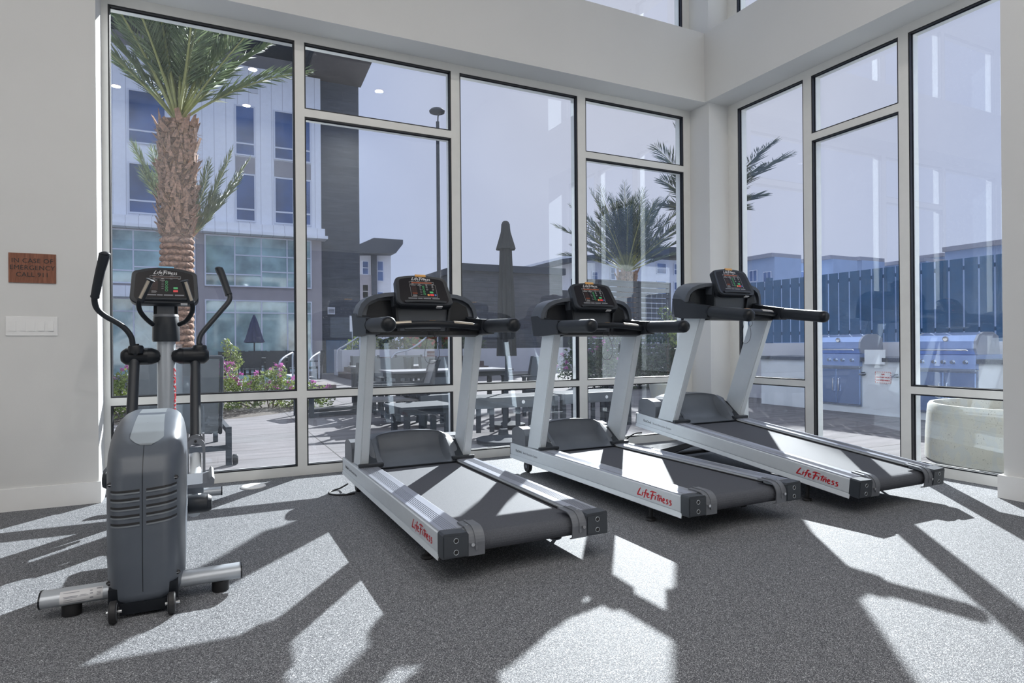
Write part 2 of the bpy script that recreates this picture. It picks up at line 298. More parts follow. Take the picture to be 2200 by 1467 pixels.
# ------------------------------------------------------------------ mesh helpers
class MB:
    """collects shapes and links them as ONE mesh object; an optional matrix places them"""
    def __init__(s): s.v = []; s.f = []; s.sm = []
    def add(s, vs, fs, smooth=False, mx=None):
        o = len(s.v)
        s.v += [(mx @ Vector(p)) if mx is not None else Vector(p) for p in vs]
        s.f += [tuple(i + o for i in f) for f in fs]; s.sm += [smooth] * len(fs); return s
    def box(s, a, b, mx=None, bev=0.0):
        x0, x1 = sorted((a[0], b[0])); y0, y1 = sorted((a[1], b[1])); z0, z1 = sorted((a[2], b[2]))
        if bev > 0:
            c = min(bev, (x1 - x0) * .49, (y1 - y0) * .49, (z1 - z0) * .49)
            bm = bmesh.new(); bmesh.ops.create_cube(bm, size=1)
            for w in bm.verts: w.co = Vector(((x0 + x1) / 2 + w.co.x * (x1 - x0), (y0 + y1) / 2 + w.co.y * (y1 - y0), (z0 + z1) / 2 + w.co.z * (z1 - z0)))
            bmesh.ops.bevel(bm, geom=bm.edges[:], offset=c, segments=2, affect='EDGES', profile=0.6)
            bm.verts.index_update()
            vs = [w.co.copy() for w in bm.verts]; fs = [[w.index for w in f.verts] for f in bm.faces]; bm.free()
            return s.add(vs, fs, False, mx)
        vs = [(x0, y0, z0), (x1, y0, z0), (x1, y1, z0), (x0, y1, z0), (x0, y0, z1), (x1, y0, z1), (x1, y1, z1), (x0, y1, z1)]
        return s.add(vs, [(0, 3, 2, 1), (4, 5, 6, 7), (0, 1, 5, 4), (1, 2, 6, 5), (2, 3, 7, 6), (3, 0, 4, 7)], False, mx)
    def prism(s, poly, axis, a, b, mx=None, smooth=False):
        """poly: 2D points; axis 'x' (poly=y,z), 'y' (poly=x,z), 'z' (poly=x,y)"""
        n = len(poly)
        def P(p, t): return (t, p[0], p[1]) if axis == 'x' else ((p[0], t, p[1]) if axis == 'y' else (p[0], p[1], t))
        vs = [P(p, a) for p in poly] + [P(p, b) for p in poly]
        ar = sum(poly[i][0] * poly[(i + 1) % n][1] - poly[(i + 1) % n][0] * poly[i][1] for i in range(n))
        flip = (ar < 0) ^ (axis == 'y') ^ (b < a)
        fs = [(i, (i + 1) % n, (i + 1) % n + n, i + n) for i in range(n)] + [tuple(range(n))[::-1], tuple(range(n, 2 * n))]
        if flip: fs = [f[::-1] for f in fs]
        o = len(s.v); s.add(vs, fs, smooth, mx); s.sm[-2:] = [False, False]; return s
    def loft(s, rings, closed=True, caps=True, smooth=True, mx=None):
        n = len(rings[0]); vs = [p for r in rings for p in r]; fs = []
        for i in range(len(rings) - 1):
            for j in range(n if closed else n - 1):
                k = (j + 1) % n; fs.append((i * n + j, i * n + k, (i + 1) * n + k, (i + 1) * n + j))
        s.add(vs, fs, smooth, mx)
        if caps and closed:
            o = len(s.v) - len(vs)
            s.f += [tuple(o + j for j in range(n))[::-1], tuple(o + (len(rings) - 1) * n + j for j in range(n))]; s.sm += [False, False]
        return s
    def tube(s, pts, r, seg=12, mx=None, caps=True, smooth=True, flat=1.0):
        pts = [Vector(p) for p in pts]; rs = r if isinstance(r, (list, tuple)) else [r] * len(pts)
        rings = []; t0 = (pts[1] - pts[0]).normalized()
        up = Vector((0, 0, 1)) if abs(t0.z) < .9 else Vector((1, 0, 0))
        nrm = t0.cross(up).normalized()
        for i, p in enumerate(pts):
            if i == 0: t = t0
            elif i == len(pts) - 1: t = (pts[-1] - pts[-2]).normalized()
            else: t = ((pts[i + 1] - p).normalized() + (p - pts[i - 1]).normalized()).normalized()
            nrm = (nrm - t * nrm.dot(t)).normalized(); bn = t.cross(nrm)
            rings.append([p + (nrm * cos(2 * pi * k / seg) + bn * sin(2 * pi * k / seg) * flat) * rs[i] for k in range(seg)])
        return s.loft(rings, True, caps, smooth, mx)
    def cyl(s, a, b, r, seg=20, mx=None, r2=None): return s.tube([a, b], [r, r if r2 is None else r2], seg, mx)
    def lathe(s, prof, c=(0, 0, 0), seg=24, mx=None, axis='z', a0=0, a1=2 * pi):
        rings = []; full = abs(a1 - a0 - 2 * pi) < 1e-6; n = seg if full else seg + 1
        for r, z in prof:
            ring = []
            for k in range(n):
                a = a0 + (a1 - a0) * k / seg; x, y = r * cos(a), r * sin(a)
                p = (x, y, z) if axis == 'z' else ((x, z, y) if axis == 'y' else (z, x, y))
                ring.append(Vector(p) + Vector(c))
            if axis == 'y': ring = ring[::-1]
            rings.append(ring)
        return s.loft(rings, full, False, True, mx)
    def ball(s, c, r, seg=12, mx=None, sq=(1, 1, 1)):
        rings = []
        for i in range(1, seg):
            a = pi * i / seg - pi / 2
            rings.append([Vector(c) + Vector((cos(a) * cos(2 * pi * k / seg) * r * sq[0], cos(a) * sin(2 * pi * k / seg) * r * sq[1], sin(a) * r * sq[2])) for k in range(seg)])
        return s.loft(rings, True, True, True, mx)
    def grid(s, fn, nu, nv, smooth=True, mx=None):
        vs = [fn(i / nu, j / nv) for i in range(nu + 1) for j in range(nv + 1)]
        fs = [(i * (nv + 1) + j, (i + 1) * (nv + 1) + j, (i + 1) * (nv + 1) + j + 1, i * (nv + 1) + j + 1) for i in range(nu) for j in range(nv)]
        return s.add(vs, fs, smooth, mx)
    def quad(s, a, b, c, d, mx=None): return s.add([a, b, c, d], [(0, 1, 2, 3)], False, mx)
    def build(s, name, m, parent=None, loc=None, rot=None, recalc=False):
        me = bpy.data.meshes.new(name); me.from_pydata([tuple(p) for p in s.v], [], s.f)
        me.polygons.foreach_set('use_smooth', s.sm); me.materials.append(m if not isinstance(m, str) else M[m]); me.update()
        if any(s.sm): me.set_sharp_from_angle(angle=radians(38))
        if recalc:
            bm = bmesh.new(); bm.from_mesh(me); bmesh.ops.recalc_face_normals(bm, faces=bm.faces); bm.to_mesh(me); bm.free()
        o = bpy.data.objects.new(name, me); COL.objects.link(o)
        if parent is not None: o.parent = parent
        if loc is not None: o.location = loc
        if rot is not None: o.rotation_euler = rot
        return o
def tag(o, label=None, cat=None, group=None, kind=None):
    if label: o['label'] = label
    if cat: o['category'] = cat
    if group: o['group'] = group
    if kind: o['kind'] = kind
    return o
def thing(name, label, cat, loc=(0, 0, 0), rz=0, group=None):
    o = bpy.data.objects.new(name, None); COL.objects.link(o); o.location = loc; o.rotation_euler = (0, 0, rz)
    o.empty_display_size = .1
    return tag(o, label, cat, group)
def struct(o): o['kind'] = 'structure'; return o
def copy_tree(o, parent=None):
    c = o.copy(); COL.objects.link(c)
    if parent is not None: c.parent = parent
    for ch in [x for x in bpy.data.objects if x.parent == o]: copy_tree(ch, c)
    return c
def basis(o, ex, ey):
    ex = Vector(ex).normalized(); ey = Vector(ey); ey = (ey - ex * ey.dot(ex)).normalized(); ez = ex.cross(ey)
    o = Vector(o); return Matrix(((ex.x, ey.x, ez.x, o.x), (ex.y, ey.y, ez.y, o.y), (ex.z, ey.z, ez.z, o.z), (0, 0, 0, 1)))
def smooth_path(pts, n=6):
    """Catmull-Rom through the points"""
    P = [Vector(p) for p in pts]; P = [P[0] * 2 - P[1]] + P + [P[-1] * 2 - P[-2]]; out = []
    for i in range(1, len(P) - 2):
        for k in range(n):
            t = k / n; a, b, c, d = P[i - 1], P[i], P[i + 1], P[i + 2]
            out.append(.5 * ((2 * b) + (c - a) * t + (2 * a - 5 * b + 4 * c - d) * t * t + (3 * b - a - 3 * c + d) * t ** 3))
    out.append(P[-2]); return out
_txt_cache = {}
def text_mb(mb, s, size, mx, shear=0.0, spacing=1.0, bold=0.0, depth=0.0006, align='CENTER'):
    """lettering (default font) as thin raised shapes; baseline at the matrix origin"""
    key = (s, size, shear, spacing, bold, depth, align)
    if key not in _txt_cache:
        cu = bpy.data.curves.new('lettering', 'FONT'); cu.body = s; cu.size = size; cu.shear = shear; cu.space_character = spacing
        cu.extrude = depth; cu.offset = bold; cu.align_x = align; cu.resolution_u = 3
        ob = bpy.data.objects.new('lettering', cu); COL.objects.link(ob)
        dg = bpy.context.evaluated_depsgraph_get(); me = ob.evaluated_get(dg).to_mesh()
        _txt_cache[key] = ([v.co.copy() for v in me.vertices], [tuple(p.vertices) for p in me.polygons])
        ob.evaluated_get(dg).to_mesh_clear(); bpy.data.objects.remove(ob); bpy.data.curves.remove(cu)
    vs, fs = _txt_cache[key]; return mb.add(vs, fs, False, mx)
# brush-script maker's logo, drawn as strokes in a unit box about 5.6 wide and 1 high
LOGO = [
 [(.62, 1.05, .05), (.42, .78, .09), (.24, .42, .10), (.08, .10, .08), (0, .02, .05)], [(0, .02, .05), (.22, .06, .09), (.50, .10, .08), (.78, .03, .04)],
 [(.98, .60, .07), (.90, .34, .09), (.84, .06, .05)], [(1.04, .80, .07), (1.0, .74, .05)],
 [(1.72, .98, .05), (1.52, .99, .08), (1.40, .70, .09), (1.28, .25, .09), (1.12, -.15, .05)], [(1.10, .52, .05), (1.40, .56, .08), (1.66, .58, .04)],
 [(1.62, .30, .05), (1.86, .42, .07), (1.92, .55, .07), (1.78, .60, .08), (1.64, .40, .09), (1.66, .14, .09), (1.86, .06, .07), (2.06, .20, .04)],
 [(2.14, .90, .05), (2.50, 1.02, .10), (3.16, 1.0, .05)], [(2.62, .98, .07), (2.50, .60, .11), (2.34, .15, .10), (2.24, -.12, .05)], [(2.20, .50, .05), (2.55, .56, .09), (2.90, .60, .04)],
 [(3.02, .60, .06), (2.94, .32, .09), (2.88, .04, .05)], [(3.08, .80, .06), (3.04, .75, .05)],
 [(3.52, .92, .06), (3.40, .55, .09), (3.28, .08, .07)], [(3.16, .70, .05), (3.46, .72, .08), (3.96, .80, .04)],
 [(3.66, .58, .06), (3.58, .30, .09), (3.52, .04, .06)], [(3.56, .22, .05), (3.74, .50, .08), (3.90, .56, .08), (3.88, .30, .09), (3.86, .06, .05)],
 [(4.10, .28, .05), (4.30, .38, .07), (4.36, .52, .07), (4.22, .58, .08), (4.10, .36, .09), (4.12, .12, .08), (4.30, .04, .07), (4.44, .14, .04)],
 [(4.92, .56, .05), (4.72, .58, .08), (4.66, .42, .08), (4.82, .28, .09), (4.80, .10, .08), (4.54, .02, .05)],
 [(5.40, .56, .05), (5.20, .58, .08), (5.14, .42, .08), (5.30, .28, .09), (5.28, .08, .08), (5.00, -.02, .04)],
]
def logo_mb(mb, mx, w, h=None, depth=.0008):
    k = w / 5.6; kh = k if h is None else h
    for st in LOGO:
        pts = smooth_path([(x, y, r) for x, y, r in st], 4) if len(st) > 2 else [Vector(p) for p in st]
        L = []; R_ = []
        for i, p in enumerate(pts):
            a = pts[max(0, i - 1)]; b = pts[min(len(pts) - 1, i + 1)]
            t = Vector((b.x - a.x, b.y - a.y)).normalized(); n = Vector((-t.y, t.x)) * (p.z * .95)
            L.append(((p.x + n.x) * k, (p.y + n.y) * kh)); R_.append(((p.x - n.x) * k, (p.y - n.y) * kh))
        m = len(L)
        vs = [(x, y, depth) for x, y in L] + [(x, y, depth) for x, y in R_] + [(x, y, 0) for x, y in L] + [(x, y, 0) for x, y in R_]
        fs = []
        for i in range(m - 1):
            fs += [(i, m + i, m + i + 1, i + 1), (i, i + 1, 2 * m + i + 1, 2 * m + i), (m + i, 3 * m + i, 3 * m + i + 1, m + i + 1)]
        mb.add(vs, fs, False, mx)
    return mb
# ------------------------------------------------------------------ the room
YA, XB = 5.607, 5.353            # inner faces of the two glazed walls
YL, XR = 5.32, 5.03              # plane of the left wall and of the beam face / right wall
H_TOP, H_SOF, H_BEAM, H_CEIL = 3.706, 3.78, 4.55, 5.9
struct(MB().box((-5.2, -14, -.12), (5.353, 5.607, 0)).box((5.353, -14, -.12), (15, -3.2, 0)).build('floor', 'floor'))
struct(MB().box((-5.2, -3.0, H_CEIL), (5.8, 5.8, H_CEIL + .15)).box((-5.2, -3.15, 3.2), (5.8, -3.0, H_CEIL + .15)).box((-5.2, -14, 3.2), (15, -3.15, 3.3)).build('ceiling', 'ceil'))
w = MB().box((-5.4, YL, 0), (-.675, 5.745, H_CEIL)).box((-.675, YL, H_SOF), (5.5, 5.745, H_BEAM)); struct(w.build('wall_front', 'wall'))
w = MB().box((XR, -3.2, 0), (5.49, 2.435, H_CEIL)).box((5.49, -3.2, 0), (15, -3.05, 3.3)).box((15, -14, 0), (15.15, -3.05, 3.3)).box((XR, 2.435, H_SOF), (5.49, YL, H_BEAM)); struct(w.build('wall_right', 'wall'))
struct(MB().box((5.07, 5.30, 0), (5.49, 5.745, H_SOF)).box((5.07, 5.30, H_BEAM), (5.49, 5.745, H_CEIL)).build('wall_corner', 'wall'))
struct(MB().box((-5.4, -14.15, 0), (-5.2, YL, H_CEIL)).build('wall_left', 'wall'))
struct(MB().box((-5.2, -14.15, 0), (15.15, -14, 3.3)).build('wall_back', 'wall'))
b = MB().box((-5.2, YL - .016, 0), (-.675, YL, .152)).box((-.675, YL - .016, 0), (-.66, YA, .152)); struct(b.build('baseboard_front', 'trim'))
struct(MB().box((XR - .03, -3.2, 0), (XR, 2.435, .160)).box((XR - .03, 2.435, 0), (5.353, 2.46, .160)).build('baseboard_right', 'trim'))
struct(MB().box((5.07, 5.288, 0), (5.353, 5.30, .10)).box((5.058, 5.288, 0), (5.07, YA, .10)).build('baseboard_corner', 'trim'))

def glazing(name, axis, plane, spans, z0, z1, lower, upper, ends, rail_h=.078):
    """curtain wall: spans = glass openings along the wall; lower/upper = (index set, zlo, zhi) transoms"""
    D = .135
    def bx(mb, a0, a1, d0, d1, zz0, zz1):
        if axis == 'x': mb.box((a0, plane + d0, zz0), (a1, plane + d1, zz1))
        else: mb.box((plane + d0, a0, zz0), (plane + d1, a1, zz1))
    fr = MB(); edges = [ends[0]] + [e for s in spans for e in s] + [ends[1]]
    for k in range(0, len(edges), 2): bx(fr, edges[k], edges[k + 1], 0, D, z0, z1 + .074)
    for s in spans:
        bx(fr, s[0], s[1], 0, D, z0, z0 + rail_h); bx(fr, s[0], s[1], 0, D, z1, z1 + .074)
    root = struct(fr.build(name, 'frame'))
    for i, s in enumerate(spans):
        cuts = [z0 + rail_h]
        for idx, a, c in (lower, upper):
            if i in idx:
                t = MB(); bx(t, s[0], s[1], 0, D, a, c); t.build('transom', 'frame', root); cuts += [a, c]
        cuts.append(z1)
        for k in range(0, len(cuts), 2):
            a, c = cuts[k], cuts[k + 1]; g = MB()
            for d0, d1, w_ in ((.004, .030, .011), (.038, .048, .014)):
                bx(g, s[0], s[0] + w_, d0, d1, a, c); bx(g, s[1] - w_, s[1], d0, d1, a, c)
                bx(g, s[0] + w_, s[1] - w_, d0, d1, a, a + w_); bx(g, s[0] + w_, s[1] - w_, d0, d1, c - w_, c)
            g.build('gasket', 'gasket', root)
            p = MB(); bx(p, s[0] + .001, s[1] - .001, .031, .037, a + .001, c - .001); p.build('pane', 'glass', root)
    return root
SPA = [(-.633, .714), (.792, 2.129), (2.217, 3.542), (3.640, 4.972)]
SPB = [(2.52, 3.275), (3.359, 4.217), (4.309, 5.160)]
glazing('window_1', 'x', YA, SPA, 0, H_TOP, ({0, 1, 2, 3}, .661, .7195), ({1, 3}, 3.07, 3.137), (-.675, 5.07))
glazing('window_2', 'y', XB, SPB, 0, H_TOP, ({0, 2}, .661, .722), ({1}, 3.072, 3.14), (2.435, 5.30))
glazing('window_3', 'x', YA, SPA, 4.55, 5.75, (set(), 0, 0), (set(), 0, 0), (-.675, 5.07), .05)
glazing('window_4', 'y', XB, SPB, 4.55, 5.75, (set(), 0, 0), (set(), 0, 0), (2.435, 5.30), .05)
for k in (0, 1):
    m = MB()
    if k: m.box((XB, 2.435, 5.82), (XB + .135, 5.30, 5.9))
    else: m.box((-.675, YA, 5.82), (5.07, YA + .135, 5.9))
    struct(m.build('trim_%d' % (k + 1), 'trim'))
# outside cladding strip over the windows is the beam itself

# ceiling lamps (behind and above the camera; they also show mirrored in the panes)
def panel(x, y, z, lx, ly, e, lab):
    t = thing('ceiling_light', lab, 'light', (x, y, z), 0, 'ceiling light panels')
    MB().box((-lx / 2 - .02, -ly / 2 - .02, -.04), (lx / 2 + .02, ly / 2 + .02, 0)).build('housing', 'trim', t)
    MB().box((-lx / 2, -ly / 2, -.052), (lx / 2, ly / 2, -.041)).build('diffuser', 'lamp_on', t)
    ld = bpy.data.lights.new('panel_lamp', 'AREA'); ld.shape = 'RECTANGLE'; ld.size = lx; ld.size_y = ly; ld.energy = e; ld.color = (1, .975, .94)
    lo = bpy.data.objects.new('panel_lamp', ld); COL.objects.link(lo); lo.parent = t; lo.location = (0, 0, -.06)
def downlight(x, y, z, e, lab):
    t = thing('downlight', lab, 'light', (x, y, z), 0, 'ceiling downlights')
    MB().lathe([(.075, 0), (.105, 0), (.105, -.012), (.075, -.012)], seg=24).build('trim_ring', 'trim', t)
    MB().lathe([(0, -.006), (.074, -.006)], seg=24).build('lens', 'down_on', t)
    ld = bpy.data.lights.new('downlight_lamp', 'AREA'); ld.shape = 'DISK'; ld.size = .14; ld.energy = e; ld.color = (1, .97, .93)
    lo = bpy.data.objects.new('downlight_lamp', ld); COL.objects.link(lo); lo.parent = t; lo.location = (0, 0, -.02)
for x in (-3.6, -1.4, .8, 3.0):
    for y in (-2.2, -.4, 1.4):
        downlight(x, y, H_CEIL, DOWN_W, 'round recessed downlight in the high white ceiling')
for x in (7.6, 9.3, 11.0, 12.7, 14.2):
    for y in (-5.2, -7.8, -11.4):
        panel(x + .5 * sin(y), y, 3.2, 1.2, .14, BAR_W, 'slim white light bar in the low ceiling behind the gym floor')
# ------------------------------------------------------------------ wall sign, switches, floor outlet
s = thing('wall_sign', 'small walnut sign reading IN CASE OF EMERGENCY CALL 911 on the left wall', 'sign', (-1.048, YL, 1.651))
MB().box((-.132, -.008, -.101), (.132, 0, .101)).build('sign_board', 'walnut', s)
l = MB()
for i, t in enumerate(('IN CASE OF', 'EMERGENCY', 'CALL 911')):
    text_mb(l, t, .043, basis((0, -.0085, .036 - i * .0475), (1, 0, 0), (0, 0, 1)), spacing=1.05)
l.build('lettering', 'black_print', s)
s = thing('light_switch_plate', 'white five-gang light switch plate on the left wall below the walnut sign', 'switch', (-1.054, YL, 1.254))
MB().box((-.145, -.007, -.066), (.145, 0, .066), bev=.003).build('cover_plate', 'ivory', s)
for i in range(5):
    x = -.106 + i * .053
    f = MB().box((x - .0195, -.0085, -.036), (x + .0195, -.006, .036)).build('switch_frame', 'ivory', s)
    if i > 2: MB().prism([(-.013, -.033), (-.0085, -.033), (-.0085, .033), (-.0095, .033)], 'x', x - .017, x + .017).build('rocker', 'ivory', f)
    else: MB().box((x - .017, -.0105, -.033), (x + .017, -.008, -.002)).box((x - .017, -.0095, 0), (x + .017, -.008, .033)).build('dimmer', 'ivory', f)
s = thing('floor_outlet', 'round white floor outlet cover lying on the speckled floor by the window sill', 'outlet cover', (.345, 5.33, 0))
MB().lathe([(0, .012), (.085, .012), (.092, .006), (.092, 0)], seg=36).build('cover_disc', 'ivory', s)
MB().box((-.035, -.012, .012), (.035, .012, .014)).build('flap', 'trim', s)

# ------------------------------------------------------------------ treadmills
def rrect(x0, z0, x1, z1, r, seg=5, top_r=None, bow=0.0):
    """rounded rectangle outline; bow lifts the middle of the top edge"""
    tr = r if top_r is None else top_r; P = []
    for cx, cz, a0, rr in ((x1 - r, z0 + r, -90, r), (x1 - tr, z1 - tr, 0, tr), (x0 + tr, z1 - tr, 90, tr), (x0 + r, z0 + r, 180, r)):
        if a0 == 90 and bow:
            for k in range(1, 10):
                x = (x1 - tr) + ((x0 + tr) - (x1 - tr)) * k / 10; t = (x - (x0 + x1) / 2) / ((x1 - x0) / 2 - tr)
                P.append((x, z1 + bow * (1 - t * t)))
        for k in range(seg + 1):
            a = radians(a0 + 90 * k / seg); P.append((cx + rr * cos(a), cz + rr * sin(a)))
    return P
def plate(mb, poly, d0, d1, mx): return mb.prism([(p[0], p[1]) for p in poly], 'z', d0, d1, mx)
def scale_poly(P, cx, cz, sx, sz): return [(cx + (x - cx) * sx, cz + (z - cz) * sz) for x, z in P]

def console_face(scr, mx, w, h, treadmill=True):
    """printed matter, buttons and readouts on a console face; local x right, y up, z out"""
    e = .0006
    wp = MB(); logo_mb(wp, mx @ Matrix.Translation((-.068, h * .352, e)), .145, .026)
    def fr(x0, y0, x1, y1, t=.0009):
        for a, b_ in (((x0, y0), (x1, y0 + t)), ((x0, y1 - t), (x1, y1)), ((x0, y0), (x0 + t, y1)), ((x1 - t, y0), (x1, y1))):
            wp.box((a[0], a[1], 0), (b_[0], b_[1], e), mx)
    fr(-.088, h * .215, .094, h * .295)
    if treadmill: fr(-.088, -h * .33, .104, h * .175)
    for x in (-.075, -.032, .03): wp.box((x, h * .305, 0), (x + .020, h * .315, e), mx)
    for x in (-.072, -.022, .03, .078): wp.box((x, h * .195, 0), (x + .015, h * .203, e), mx)
    for x, w_ in ((-.080, .035), (-.030, .030)): wp.box((x, h * .140, 0), (x + w_, h * .150, e), mx)
    for i in range(6 if treadmill else 5):
        wp.box((-.020, h * (.10 - i * .065), 0), (-.007, h * (.107 - i * .065), e), mx)
    for i in range(3): wp.box((-.078, -h * (.245 + i * .028), 0), (-.050 + .004 * (i % 2), -h * (.238 + i * .028), e), mx)
    if treadmill:
        for x in (.036, .080):
            for y in (.085, -.015):
                wp.lathe([(.0068, 0), (.0068, e), (.0060, e), (.0060, 0)], seg=20, mx=mx @ Matrix.Translation((x, h * y, 0)))
                wp.box((x - .0018, h * y - .0018, 0), (x + .0018, h * y + .0018, e), mx)
            wp.box((x - .005, h * .135, 0), (x + .005, h * .150, e), mx)
    wp.build('printing', 'white', scr)
    g = MB()
    for i, y in enumerate((.09, -.01, -.11, -.21)):
        g.lathe([(.0085, 0), (.0085, .0012), (.0065, .0012), (.0065, 0)], seg=20, mx=mx @ Matrix.Translation((.010, h * y, 0)))
        if i in (0, 2):
            q = 1 if i == 0 else -1
            g.add([(.010 - .003, h * y - .002 * q, .001), (.010 + .003, h * y - .002 * q, .001), (.010, h * y + .003 * q, .001)], [(0, 1, 2)], False, mx)
    g.build('selection_buttons', 'green_btn', scr)
    bx = .064
    MB().box((bx - .013, -h * .17, 0), (bx + .013, -h * .10, .0015), mx, bev=.001).build('start_button', 'green_btn', scr)
    MB().box((bx - .014, -h * .275, 0), (bx + .014, -h * .20, .0015), mx, bev=.001).build('stop_button', 'red_btn', scr)
    if treadmill:
        MB().lathe([(.0085, 0), (.0085, .0013), (0, .0013)], seg=20, mx=mx @ Matrix.Translation((.038, -h * .24, 0))).build('cooldown_button', 'orange', scr)
        MB().lathe([(.0075, 0), (.0075, .0013), (0, .0013)], seg=20, mx=mx @ Matrix.Translation((.090, -h * .24, 0))).build('pause_button', 'blue_btn', scr)
    ld = MB(); lo = MB()
    for i in range(26):
        x = -.070 + i * .0058
        (ld if treadmill else lo).box((x, h * .235, 0), (x + .004, h * .275, e), mx)
    for i in range(8):
        for j in range(10):
            (ld if (treadmill and j < 2) else lo).box((-.077 + i * .0046, -h * .20 + j * h * .032, 0), (-.0745 + i * .0046, -h * .20 + j * h * .032 + .0035, e), mx)
    if ld.v: ld.build('lit_readout', 'led', scr)
    lo.build('readout', 'led_off', scr)
    gp = MB()
    for x0, x1 in ((-.115, -.05), (-.045, -.012), (-.005, .05), (.06, .115)): gp.box((x0, -h * .405, 0), (x1, -h * .365, e * .6), mx)
    gp.build('lower_print', 'grey_print', scr)

def make_treadmill(label):
    T = thing('treadmill', label, 'treadmill', (0, 0, 0), 0, 'treadmills facing the window wall')
    L = 2.26
    # side rails
    for s_ in (-1, 1):
        prof = [(.30, .132), (.30, .232), (.445, .232), (.4495, .228), (.4495, .142), (.445, .139), (.4495, .136), (.456, .108), (.452, .104), (.444, .130)]
        r = MB().prism([(s_ * x, z) for x, z in prof], 'y', .045, L); rail = r.build('side_rail', 'silver', T)
        tp = MB().prism([(s_ * x, z) for x, z in ((.302, .2325), (.302, .2365), (.306, .239), (.436, .239), (.440, .2365), (.440, .2325))], 'y', .06, 1.76)
        for k in range(5): tp.prism([(s_ * (.352 + k * .012), .239), (s_ * (.3545 + k * .012), .2412), (s_ * (.357 + k * .012), .239)], 'y', .06, 1.76)
        fp = tp.build('foot_plate', 'alu', rail)
        gl = MB()
        for k in range(6): gl.box((s_ * (.3515 + k * .012), .06, .2388), (s_ * (.3530 + k * .012), 1.74, .2396))
        gl.build('grip_lines', 'char', fp)
        MB().prism([(s_ * .4496, .136), (s_ * .4496, .232), (s_ * .30, .232), (s_ * .30, .136)], 'y', L, L + .008).build('front_cap', 'black', rail)
        if s_ < 0:
            lg = MB(); mx = basis((-.4498, .452, .158), (0, -1, 0), (0, 0, 1)); logo_mb(lg, mx, .335, .047, .0008); lg.build('maker_logo', 'red', rail)
            t1 = MB(); text_mb(t1, 'FlexDeck', .030, basis((-.4498, 2.155, .173), (0, -1, 0), (0, 0, 1)), depth=.0006, align='LEFT'); t1.build('deck_lettering', 'black_print', rail)
            t2 = MB(); text_mb(t2, 'Shock Absorption System', .026, basis((-.4498, 2.02, .173), (0, -1, 0), (0, 0, 1)), depth=.0006, align='LEFT', spacing=.95); t2.build('small_lettering', 'grey_print', rail)
        # rear cap with two bolt wells
        c = MB().prism([(s_ * .322, .125), (s_ * .322, .226), (s_ * .330, .236), (s_ * .442, .240), (s_ * .450, .232), (s_ * .450, .125)], 'y', -.015, .052)
        c.prism([(s_ * .328, .132), (s_ * .328, .222), (s_ * .444, .227), (s_ * .444, .132)], 'y', -.020, -.015)
        cap = c.build('rear_cap', 'cap', T)
        for z in (.152, .205):
            MB().cyl((s_ * .386, -.0215, z), (s_ * .386, -.018, z), .010).build('bolt_well', 'rubber', cap)
            MB().lathe([(.0125, 0), (.0125, .002), (.0102, .002), (.0102, 0)], c=(s_ * .386, -.0225, z), axis='y', seg=20).build('well_ring', 'silver', cap)
        # roller guard
        o_ = []; i_ = []
        for k in range(9):
            a = radians(90 + 100 * k / 8); o_.append((.050 + .066 * cos(a), .180 + .066 * sin(a))); i_.append((.050 + .060 * cos(a), .180 + .060 * sin(a)))
        poly = [(.135, .246)] + o_ + [(-.014, .122), (.008, .114), (.014, .118), (-.007, .128)] + i_[::-1] + [(.135, .240)]
        g = MB().prism(poly, 'x', s_ * .240, s_ * .322); gd = g.build('roller_guard', 'hood2', T)
        g = MB().prism([(.135, .2475)] + [(p[0] * 1, p[1] + .0) for p in o_] + [(-.0165, .150), (-.021, .150)] + [(.050 + .0705 * cos(radians(90 + 100 * k / 8)), .180 + .0705 * sin(radians(90 + 100 * k / 8))) for k in range(8, -1, -1)] + [(.135, .2505)], 'x', s_ * .278, s_ * .290)
        g.build('guard_rib', 'hood2', gd)
        MB().cyl((s_ * .306, .05, .245), (s_ * .306, .05, .2495), .007).build('screw', 'chrome', gd); MB().cyl((s_ * .304, -.0265, .176), (s_ * .304, -.014, .176), .0085).build('screw', 'chrome', gd)
        # feet
        f = MB().lathe([(.03, 0), (.034, .006), (.030, .016), (.012, .022), (.012, .13)], c=(s_ * .385, .40, 0), seg=18).build('levelling_foot', 'rubber', T)
        wj = MB().lathe([(.018, -.016), (.048, -.016), (.052, -.010), (.052, .010), (.048, .016), (.018, .016)], c=(s_ * .375, 2.07, .052), axis='x', seg=24).build('front_wheel', 'rubber', T)
        MB().cyl((s_ * .375 - .019, 2.07, .052), (s_ * .375 + .019, 2.07, .052), .017).build('hub', 'hood2', wj)
    # under-deck frame
    MB().box((-.30, .25, .095), (.30, .31, .13)).box((-.30, 1.5, .085), (.30, 1.58, .13)).box((-.295, .12, .120), (.295, 2.2, .135)).build('deck_frame', 'rubber', T)
    # belt
    o_ = [(1.80, .214), (.06, .214)] + [(.055 + .047 * cos(radians(90 + 180 * k / 12)), .167 + .047 * sin(radians(90 + 180 * k / 12))) for k in range(1, 12)] + [(.06, .120), (1.80, .120)]
    MB().prism(o_, 'x', -.288, .288, smooth=False).build('running_belt', 'belt', T)
    MB().box((-.299, .14, .15), (-.289, 1.76, .222)).box((.289, .14, .15), (.299, 1.76, .222)).build('belt_edge', 'rubber', T)
